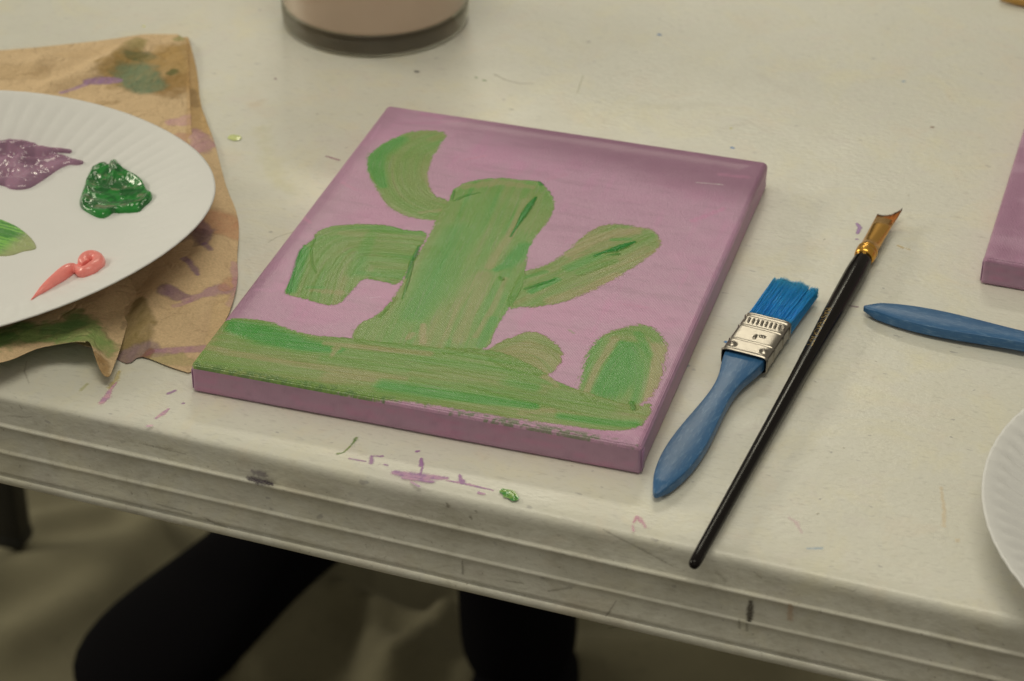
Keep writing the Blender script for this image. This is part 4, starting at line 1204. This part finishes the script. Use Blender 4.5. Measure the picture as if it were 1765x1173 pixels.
link('glass_wall', lathe('glass_wall', wl, 160), tm, glass)
wm = simple('cloudy_rinse_water', (0.66, 0.50, 0.43), 0.25, var=0.05, vscale=12)
wp = [(0.0001, 0.0121), (0.02, 0.0122), (0.040, 0.0124), (0.0505, 0.0129), (0.0520, 0.0136), (0.0528, 0.0148), (0.0531, 0.0167), (0.0532, 0.03), (0.0534, 0.095), (0.0515, 0.0945), (0.0001, 0.0945)]
wnt = wm.node_tree; b_ = wnt.nodes['Principled BSDF']; tl = nd(wnt, 'ShaderNodeBsdfTranslucent'); mx1 = nd(wnt, 'ShaderNodeMixShader'); mx1.inputs[0].default_value = 0.12
tl.inputs['Color'].default_value = (.98, .86, .79, 1)
wnt.links.new(b_.outputs[0], mx1.inputs[1]); wnt.links.new(tl.outputs[0], mx1.inputs[2]); wnt.links.new(mx1.outputs[0], wnt.nodes['Material Output'].inputs['Surface'])
link('rinse_water', lathe('rinse_water', wp, 160), wm, glass)

# ================================================================== FLAT BLUE BRUSH
def blue_wood():
    m, nt, b = new_mat('worn_blue_lacquer')
    v = coords(nt, (1, 0.18, 1))
    n = noise(nt, 900, 4, 0.65, v)
    n2 = noise(nt, 160, 4, 0.6, coords(nt, (1, 0.6, 1)))
    c = mix(nt, ramp(nt, n2.outputs['Fac'], [(0.35, 0.0), (0.7, 1.0)]), tuple(alb(40, 78, 105)), tuple(alb(43, 82, 110)))
    c = mix(nt, ramp(nt, n.outputs['Fac'], [(0.52, 0.0), (0.72, 0.42)]), c, tuple(alb(108, 134, 146)))
    nt.links.new(c, b.inputs['Base Color'])
    b.inputs['Roughness'].default_value = 0.34
    bump(nt, b, n.outputs['Fac'], 0.00010)
    return m
M_blue = blue_wood()
M_chrome, nt, b = new_mat('tinned_steel')
b.inputs['Base Color'].default_value = (0.34, 0.31, 0.275, 1); b.inputs['Metallic'].default_value = 1.0
b.inputs['Roughness'].default_value = 0.30
bump(nt, b, noise(nt, 200, 2, .6, coords(nt)).outputs['Fac'], 0.00008)

# handle plan outline: (distance from the butt, half width) in m; measured from the photo
HAND = [(0, .0006), (.002, .0022), (.005, .0034), (.012, .0056), (.022, .0073), (.032, .0078), (.042, .0076), (.05, .0069), (.06, .0060), (.07, .0051), (.080, .0048), (.088, .0055), (.095, .0073), (.101, .0089), (.106, .0096), (.112, .0098)]
def blue_brush(loc, rz, label, lean=0.0):
    root = empty('flat_brush', loc, rz)
    tag(root, label, 'paintbrush', 'blue flat paintbrushes')
    H = np.array(HAND)
    s = np.linspace(0, 1, 90) ** 1.1 * H[-1, 0]
    w = np.interp(s, H[:, 0], H[:, 1])
    for _ in range(3):
        w2 = np.convolve(np.pad(w, 3, 'edge'), np.ones(7) / 7., 'valid')
        bl = np.clip(s / 0.006, 0, 1); w = w * (1 - bl) + w2 * bl
    bm = bmesh.new()
    rings = []
    for k, (a, hw) in enumerate(zip(s, w)):
        th = 0.0026 * min(1, 0.45 + a / 0.012) * (1 if a < .09 else 1 + (a - .09) * 12)
        zc = 0.0034 + a * 0.022
        e = min(0.0006, hw * 0.3, th * .4)
        prof_ = [(-hw, -th + e), (-hw, th - e), (-hw + e * .35, th - e * .35), (-hw + e, th), (0, th + 0.00015), (hw - e, th), (hw - e * .35, th - e * .35), (hw, th - e), (hw, -th + e), (hw - e, -th), (0, -th), (-hw + e, -th)]
        rings.append([bm.verts.new((px, a, zc + pz)) for px, pz in prof_])
    n = len(rings[0])
    for a, b_ in zip(rings[:-1], rings[1:]):
        for k in range(n): bm.faces.new((a[k], a[(k + 1) % n], b_[(k + 1) % n], b_[k]))
    bm.faces.new(rings[0]); bm.faces.new(rings[-1][::-1])
    h = link('handle', bm_mesh('handle', bm), M_blue, root)
    h.data.set_sharp_from_angle(angle=math.radians(32))
    # ferrule: flattened steel band with pressed beads
    y0, y1 = 0.1045, 0.1375
    hw, th, zc = 0.0107, 0.0043, 0.0062
    NZ = 130
    bm = bmesh.new(); rings = []
    ys = np.linspace(0, y1 - y0, NZ)
    ex = 0.30
    xq = np.linspace(-1, 1, 131); zq = np.linspace(-.9, .9, 15)
    at_ = np.arccos(np.sign(xq) * np.abs(xq) ** (1 / ex)); as_ = np.arcsin(np.sign(zq) * np.abs(zq) ** (1 / ex))
    ang = np.unique(np.round(np.concatenate([at_, -at_, as_, np.pi - as_]) % (2 * np.pi), 7))
    for yy in ys:
        ring = []
        for a in ang:
            ca, sa = math.cos(a), math.sin(a)
            x = hw * math.copysign(abs(ca) ** ex, ca); z = th * math.copysign(abs(sa) ** ex, sa)
            u = yy / (y1 - y0)
            g = 0.0
            for c_, ww, hh in ((0.03, .018, .0005), (0.30, .012, .00045), (0.66, .014, .0005), (0.93, .018, .0006)):
                g += hh * math.exp(-((u - c_) / ww) ** 2)
            if abs(sa) > 0.2 and abs(x) < hw * 0.93:
                top = 1 if sa > 0 else 0
                # twisted cord pattern pressed in near the bristles
                bnd = math.exp(-((u - 0.80) / 0.055) ** 4)
                g += bnd * 0.0006 * max(0, math.sin(x / 0.00150 * 2 * math.pi * .72 + u * 14))
                # two nail heads
                for nx_ in (-0.0076, 0.0076):
                    rr2 = ((x - nx_) / 0.0017) ** 2 + ((yy - 0.0048) / 0.0015) ** 2
                    g += 0.0009 * math.exp(-rr2 ** 1.3)
                # the pressed size mark
                for (mx, my, mw) in ((-0.0002, 0.0135, .00050), (-0.0002, 0.0145, .00045), (-0.0002, 0.0155, .00045), (0.0020, 0.0160, .00055), (0.0034, 0.0160, .00055)):
                    g += 0.0006 * math.exp(-(((x - mx) / mw) ** 2 + ((yy - my) / .0007) ** 2))
            nx2, nz2 = (math.copysign(1, x) if abs(ca) > .9 else 0), 0
            z += math.copysign(g, sa) if abs(sa) > 0.2 else 0
            x += math.copysign(g * .6, ca) if abs(sa) <= 0.35 else 0
            ring.append(bm.verts.new((x, y0 + yy, zc + z)))
        rings.append(ring)
    n = len(ang)
    for a, b_ in zip(rings[:-1], rings[1:]):
        for k in range(n): bm.faces.new((a[k], a[(k + 1) % n], b_[(k + 1) % n], b_[k]))
    f = link('ferrule', bm_mesh('ferrule', bm), M_chrome, root)
    md = f.modifiers.new('thickness', 'SOLIDIFY'); md.thickness = 0.0004; md.offset = -1
    # bristles
    rnd = random.Random(3)
    bmb = bmesh.new()
    bm = bmb
    L = 0.0385
    for k in range(5200):
        u, wz = rnd.uniform(-1, 1), rnd.uniform(-1, 1)
        side = u > 0.66
        bx, bz = u * 0.0102, wz * 0.0034
        tx = bx * 1.06 + rnd.gauss(0, .00018)
        ln = L * (1.0 + 0.02 * math.sin(u * 9) + rnd.uniform(-.025, .012))
        if u < -0.75: ln *= 0.99
        if side:
            ln *= 0.955; tx += 0.0005 + rnd.uniform(0, .0003)
        if abs(u - 0.64) < 0.02: ln *= 0.93
        tz = bz * 0.75 - 0.0010
        if rnd.random() < 0.006: tx += rnd.choice([-1, 1]) * .0015
        r0 = 0.00012
        ps = []
        for j in range(4):
            t = j / 3
            ps.append((bx + (tx - bx) * t ** 1.4, y1 - 0.003 + (ln + .003) * t, zc + bz + (tz - bz) * t + .0003 * math.sin(t * 3 + k)))
        rg = []
        for j, p in enumerate(ps):
            r = r0 * (1 - 0.75 * (j / 3) ** 2)
            rg.append([bm.verts.new((p[0] + r * math.cos(q_), p[1], p[2] + r * math.sin(q_))) for q_ in (1.57, 3.67, 5.76)])
        for a, b_ in zip(rg[:-1], rg[1:]):
            for q_ in range(3): bm.faces.new((a[q_], a[(q_ + 1) % 3], b_[(q_ + 1) % 3], b_[q_]))
    link('bristles', bm_mesh('bristles', bm), M_bristle, root)
    return root
M_bristle, nt, b = new_mat('blue_nylon')
tcx = nd(nt, 'ShaderNodeTexCoord'); sp = nd(nt, 'ShaderNodeSeparateXYZ'); nt.links.new(tcx.outputs['Object'], sp.inputs[0])
mr = nd(nt, 'ShaderNodeMapRange'); nt.links.new(sp.outputs['Y'], mr.inputs['Value']); mr.inputs['From Min'].default_value = 0.137; mr.inputs['From Max'].default_value = 0.176
nn_ = noise(nt, 1400, 2, .6, coords(nt, (1, 0.03, 1)))
c = ramp(nt, mr.outputs[0], [(0.0, tuple(alb(14, 92, 112))), (0.12, tuple(alb(5, 122, 200))), (0.8, tuple(alb(10, 136, 215))), (1.0, tuple(alb(60, 165, 220)))])
c = mix(nt, ramp(nt, nn_.outputs['Fac'], [(0.35, 0.0), (0.7, 0.6)]), c, tuple(alb(28, 152, 228)))
nt.links.new(c, b.inputs['Base Color']); b.inputs['Roughness'].default_value = 0.35

b1a = at([(1130, 852)], 0.004)[0]; b1b = at([(1373, 486)], 0.007)[0]
ang1 = math.atan2(b1b[1] - b1a[1], b1b[0] - b1a[0]) - math.pi / 2
brush1 = blue_brush((b1a[0], b1a[1], 0), ang1, 'flat paintbrush with bright blue bristles and steel band, between the cactus canvas and black brush')
# the second one lies with its handle end towards the middle
b3a = at([(1489, 529)], 0.004)[0]; b3b = at([(1765, 585)], 0.006)[0]
ang3 = math.atan2(b3b[1] - b3a[1], b3b[0] - b3a[0]) - math.pi / 2
brush3 = brush1.copy(); COL.objects.link(brush3)
for ch in list(brush1.children):
    c_ = ch.copy(); COL.objects.link(c_); c_.parent = brush3
brush3.location = (b3a[0], b3a[1], 0); brush3.rotation_euler = (0, 0, ang3)
brush3['label'] = 'blue flat brush handle cut off at the right, just below the plain purple canvas'

# ================================================================== BLACK BRUSH
pa = at([(1197, 968)], 0.0045)[0]; pb = at([(1489, 443)], 0.0050)[0]; pe = at([(1541, 366)], 0.0050)[0]
ax = Vector(pb - pa); LN = ax.length; angb = math.atan2(ax.y, ax.x) - math.pi / 2
bb = empty('round_handle_brush', (pa[0], pa[1], 0), angb)
tag(bb, 'long black paintbrush with gold band, its handle end hanging over the table edge', 'paintbrush')
mb, nt, b = new_mat('black_lacquer')
b.inputs['Base Color'].default_value = (0.008, 0.006, 0.006, 1); b.inputs['Roughness'].default_value = 0.16
b.inputs['Specular IOR Level'].default_value = 0.14
n = noise(nt, 120, 4, .6, coords(nt, (1, .2, 1)))
nt.links.new(ramp(nt, n.outputs['Fac'], [(.3, .12), (.8, .3)]), b.inputs['Roughness'])
bm = bmesh.new()
prof_b = [(-.0022, .0004), (-.0020, .0011), (-.0012, .0019), (0, .0023), (.003, .00255), (.02, .0026), (.06, .0028), (.10, .0031), (.14, .0035), (.17, .0041), (.195, .0046), (.215, .0049), (.235, .0050), (.25, .0048), (.262, .0046), (LN, .0043)]
prof_b = [(s_, r_) for s_, r_ in prof_b if s_ <= LN]
pf = np.array(prof_b); ss_ = np.r_[pf[:5, 0], np.linspace(.006, LN, 60)]
rs_ = np.interp(ss_, pf[:, 0], pf[:, 1])
def zc_b(s): return 0.0036 + 0.0010 * min(1, max(0, s / .235))
tube(bm, [(0, s_, zc_b(s_)) for s_ in ss_], list(rs_), n=28)
link('handle', bm_mesh('handle', bm), mb, bb)
gold, nt, b = new_mat('gold_anodised_metal')
b.inputs['Base Color'].default_value = (0.78, 0.42, 0.085, 1); b.inputs['Metallic'].default_value = 1.0; b.inputs['Roughness'].default_value = 0.26
bm = bmesh.new()
fl_ = [(LN - .001, .0046, 1, 1), (LN + .001, .0048, 1, 1), (LN + .0022, .0052, 1, 1), (LN + .0034, .0052, 1, 1), (LN + .0042, .0047, 1, 1), (LN + .0050, .0052, 1, 1), (LN + .0064, .0052, 1, 1), (LN + .0072, .0046, 1, 1),
       (LN + .012, .0045, 1.0, .90), (LN + .020, .0045, 1.02, .72), (LN + .030, .0045, 1.05, .50), (LN + .038, .0045, 1.08, .34)]
tube(bm, [(0, s_, zc_b(9) + 0.0002) for s_, *_ in fl_], [r_ for _, r_, *_ in fl_], n=36, flat=[(a, c_) for *_, a, c_ in fl_])
link('ferrule', bm_mesh('ferrule', bm), gold, bb)
# bristles: dry, splayed, cut on a slant, dark fringe
mbr, nt, b = new_mat('dried_hair')
a_ = nd(nt, 'ShaderNodeAttribute', attribute_name='Paint'); nt.links.new(a_.outputs['Color'], b.inputs['Base Color']); b.inputs['Roughness'].default_value = 0.45
rnd = random.Random(8); VV, FF, CC = [], [], []
for k in range(900):
    u, wz = rnd.uniform(-1, 1), rnd.uniform(-1, 1)
    base_s = LN + .035; ln = .0070 + .0026 * (u + 1) + .0030 * max(0, u) ** 2 - .0018 * (1 - u * u) + rnd.uniform(-.0006, .0004)
    bx, tx = u * .0044, u * .0049 + .0008 * max(0, u) + rnd.gauss(0, .0001)
    for j in range(4):
        t = j / 3; r = .00013 * (1 - .6 * t)
        cx_, cy_, cz_ = bx + (tx - bx) * t, base_s + ln * t, zc_b(9) + .0002 + wz * .0009 * (1 - .5 * t) + .0012 * t * t * max(0, u)
        dark = sst(.78, .90, np.array(t + rnd.uniform(-.05, .05)))
        edge_ = 1.0 if u > 0.80 and t > .3 else 0
        col_ = np.array(alb(176, 104, 34)) * (1 - .5 * (u < -.2)) + np.array([0.02, .03, .0]) * (u < 0)
        col_ = col_ * (1 - dark) + np.array([.02, .018, .03]) * dark
        for q_ in (1.57, 3.67, 5.76):
            VV.append((cx_ + r * math.cos(q_), cy_, cz_ + r * math.sin(q_))); CC.append(col_)
    o_ = k * 12
    for j in range(3):
        for q_ in range(3):
            FF.append((o_ + j * 3 + q_, o_ + j * 3 + (q_ + 1) % 3, o_ + j * 3 + 3 + (q_ + 1) % 3, o_ + j * 3 + 3 + q_))
link('bristles', np_mesh('bristles', VV, FF, np.array(CC)), mbr, bb)
# rubbed gold lettering along the handle
fm = simple('gold_foil', tuple(alb(120, 98, 48)), 0.35, metal=0.3, var=0.5, vscale=900)
tcu = bpy.data.curves.new('lettering', 'FONT'); tcu.body = 'MASTERCRAFT'; tcu.size = 0.0046; tcu.align_x = 'CENTER'; tcu.align_y = 'CENTER'; tcu.space_character = 1.12
tob = bpy.data.objects.new('lettering_source', tcu); COL.objects.link(tob)
bpy.context.view_layer.update()
tme = bpy.data.meshes.new_from_object(tob)
bpy.data.objects.remove(tob)
bm = bmesh.new(); bm.from_mesh(tme)
bmesh.ops.triangulate(bm, faces=bm.faces)
bmesh.ops.subdivide_edges(bm, edges=bm.edges, cuts=2, use_grid_fill=False)
mid_s = 0.1775; phi0 = math.radians(112)
for v in bm.verts:
    # text x runs down the handle towards the tip, text y round the handle
    s_ = mid_s - v.co.x
    r_ = float(np.interp(s_, pf[:, 0], pf[:, 1])) + 0.00005
    a = phi0 - v.co.y / r_
    v.co = Vector((r_ * math.cos(a), s_, zc_b(s_) + r_ * math.sin(a)))
rn_ = random.Random(2)
bmesh.ops.delete(bm, geom=[f_ for f_ in bm.faces if rn_.random() < 0.22], context='FACES')
link('lettering', bm_mesh('lettering', bm), fm, bb, smooth=False)

# ================================================================== OCHRE HANDLE at the far corner
oa = at([(1727, -4)], 0.003)[0]; ob = at([(1768, 4)], 0.003)[0]
dvec = Vector(ob - oa).normalized()
wb = empty('wooden_stick', (oa[0], oa[1], 0), math.atan2(dvec.y, dvec.x))
bm = bmesh.new()
tube(bm, [(-.002, 0, .003), (0, 0, .003), (.01, 0, .0032), (.06, 0, .0038), (.14, 0, .004)], [.0006, .0020, .0027, .0034, .0038], n=20)
link('handle', bm_mesh('handle', bm), simple('ochre_varnished_wood', tuple(alb(150, 112, 50)), .3, var=.15, vscale=200, stretch=(.2, 1, 1)), wb)
tag(wb, 'tip of an ochre wooden brush handle at the far right corner of the view', 'paintbrush')

# ================================================================== DROP CLOTH ON THE FLOOR
def cloth():
    m, nt, b = new_mat('canvas_drop_cloth')
    v = coords(nt)
    n = noise(nt, 7, 5, .6, v); n2 = noise(nt, 60, 4, .6, v)
    c = mix(nt, ramp(nt, n.outputs['Fac'], [(.3, 0.), (.7, 1.)]), (.185, .165, .105), (.26, .235, .150))
    c = mix(nt, ramp(nt, n2.outputs['Fac'], [(.62, 0.), (.75, .35)]), c, (.10, .085, .05))
    nt.links.new(c, b.inputs['Base Color']); b.inputs['Roughness'].default_value = .9
    bump(nt, b, noise(nt, 500, 3, .7, v).outputs['Fac'], .0006)
    return m
gx = np.linspace(-1.3, 1.3, 300); gy = np.linspace(0.05, 1.9, 220)
X, Y = np.meshgrid(gx, gy)
Z = -0.748 + 0.018 * fbm(X * 3.2, Y * 3.2, 701, 3) + 0.010 * np.abs(fbm(X * 7 + 3, Y * 5, 707, 3) - .5)
def crease(p, q, w, h):
    global Z
    D = seg_dist(X, Y, np.array([p, q], float)); Z = Z + h * np.exp(-(D / w) ** 2)
F0 = lambda u, v: at([(u, v)], -.735)[0][:2]
crease(F0(-50, 1010), F0(260, 940), .035, 0.022); crease(F0(0, 1110), F0(180, 1020), .03, 0.019); crease(F0(240, 900), F0(330, 1000), .012, 0.016)
crease(F0(560, 960), F0(430, 1180), .035, 0.035); crease(F0(600, 1040), F0(780, 1110), .014, 0.022); crease(F0(780, 1100), F0(680, 1180), .016, 0.026); crease(F0(640, 1080), F0(660, 1180), .016, 0.016)
crease(F0(1000, 1150), F0(1300, 1140), .03, 0.029); crease(F0(60, 900), F0(200, 880), .02, 0.016)
crease(F0(700, 1140), F0(800, 1165), .03, 0.019)
V = np.stack([X, Y, Z], -1).reshape(-1, 3)
ny, nx = X.shape
ii, jj = np.meshgrid(np.arange(ny - 1), np.arange(nx - 1), indexing='ij'); q = (ii * nx + jj).ravel()
dc = link('drop_cloth', np_mesh('drop_cloth', V, np.stack([q, q + 1, q + nx + 1, q + nx], 1)), cloth())
tag(dc, 'rumpled beige canvas drop cloth covering the floor under the table', 'drop cloth')

# ================================================================== SEATED PERSON IN BLACK (only lower legs and a shoe show under the table)
def skin_body(name, verts, edges, mat, parent=None, sub=2):
    me = bpy.data.meshes.new(name)
    me.from_pydata([v[:3] for v in verts], edges, [])
    o = bpy.data.objects.new(name, me); COL.objects.link(o)
    md = o.modifiers.new('skin', 'SKIN'); md.use_smooth_shade = True
    lay = me.skin_vertices[0].data if me.skin_vertices else None
    if lay is None:
        bpy.context.view_layer.objects.active = o
        bpy.ops.mesh.customdata_skin_add()
        lay = me.skin_vertices[0].data
    for k, v in enumerate(verts):
        r = v[3]
        lay[k].radius = (r, r) if isinstance(r, float) else r
    lay[0].use_root = True
    s = o.modifiers.new('sub', 'SUBSURF'); s.levels = s.render_levels = sub
    me.materials.append(mat)
    if parent: o.parent = parent
    return o
M_blackcloth = simple('black_cotton', (0.005, 0.0045, 0.006), 0.9, bumpd=.0006, bscale=300, spec=0.05)
hx = -0.16
bodyv = [(hx, 1.14, -0.27, .13), (hx - .09, 1.12, -.28, .095), (-.27, .90, -.25, .075), (-.245, .72, -.26, .062), (-.255, .745, -.45, .058), (-.268, .765, -.64, .056),
         (hx + .09, 1.12, -.28, .095), (-.06, .86, -.26, .072), (-.050, .62, -.26, .060), (-.040, .615, -.45, .053), (-.030, .605, -.70, .052),
         (hx, 1.20, -.05, .14), (hx, 1.22, .14, .15), (hx, 1.21, .22, .10), (hx, 1.20, .27, .055), (hx, 1.18, .33, .075), (hx, 1.17, .40, .095), (hx, 1.18, .46, .07),
         (hx - .17, 1.21, .17, .06), (hx - .23, 1.17, -.05, .045), (hx - .16, .98, -.15, .035), (hx - .10, .92, -.17, .030),
         (hx + .17, 1.21, .17, .06), (hx + .23, 1.17, -.05, .045), (hx + .16, .98, -.15, .035), (hx + .10, .92, -.17, .030)]
bodye = [(0, 1), (1, 2), (2, 3), (3, 4), (4, 5), (0, 6), (6, 7), (7, 8), (8, 9), (9, 10), (0, 11), (11, 12), (12, 13), (13, 14), (14, 15), (15, 16), (16, 17), (12, 18), (18, 19), (19, 20), (20, 21), (12, 22), (22, 23), (23, 24), (24, 25)]
person = skin_body('person', bodyv, bodye, M_blackcloth)
tag(person, 'person in black trousers and black shoes, legs showing under the table', 'person')
def shoe(hx_, hy_, tx_, ty_, w):
    bm = bmesh.new()
    a = Vector((hx_, hy_, 0)); b_ = Vector((tx_, ty_, 0)); d = (b_ - a); L = d.length
    prof_ = [(0, .35, .03), (.03, .62, .055), (.12, .78, .070), (.28, .78, .072), (.42, .80, .064), (.58, .92, .055), (.72, 1.0, .048), (.86, .93, .040), (.95, .70, .032), (.99, .40, .022), (1.0, .12, .012)]
    pts = [(a.x + d.x * t, a.y + d.y * t, -.728 + h * .5) for t, _, h in prof_]
    tube(bm, pts, [1.0] * len(pts), n=24, flat=[(w * .5 * s_, h * .5) for _, s_, h in prof_])
    o = link('shoe', bm_mesh('shoe', bm), M_shoe, person)
    md = o.modifiers.new('sub', 'SUBSURF'); md.levels = md.render_levels = 1
M_shoe = simple('black_shoe_suede', (0.005, 0.0045, 0.006), .85, bumpd=.0004, bscale=300, spec=0.05)
shoe(-.256, .80, -.358, .494, .138)
shoe(-.030, .655, .0, .37, .112)

# the stool the person sits on
st = empty('stool', (hx, 1.16, -.735))
tag(st, 'black stool under the person in black, hidden behind the table', 'stool')
bm = bmesh.new()
bmesh.ops.create_cone(bm, cap_ends=True, segments=40, radius1=.17, radius2=.165, depth=.04, matrix=Matrix.Translation((0, 0, .325)))
link('seat', bm_mesh('seat', bm), M_black_metal, st)
for k in range(4):
    a = math.pi / 4 + k * math.pi / 2
    bm = bmesh.new(); tube(bm, [(math.cos(a) * .16, math.sin(a) * .16, .003), (math.cos(a) * .12, math.sin(a) * .12, .31)], [.012, .012], n=10)
    link('leg', bm_mesh('leg', bm), M_black_metal, st)
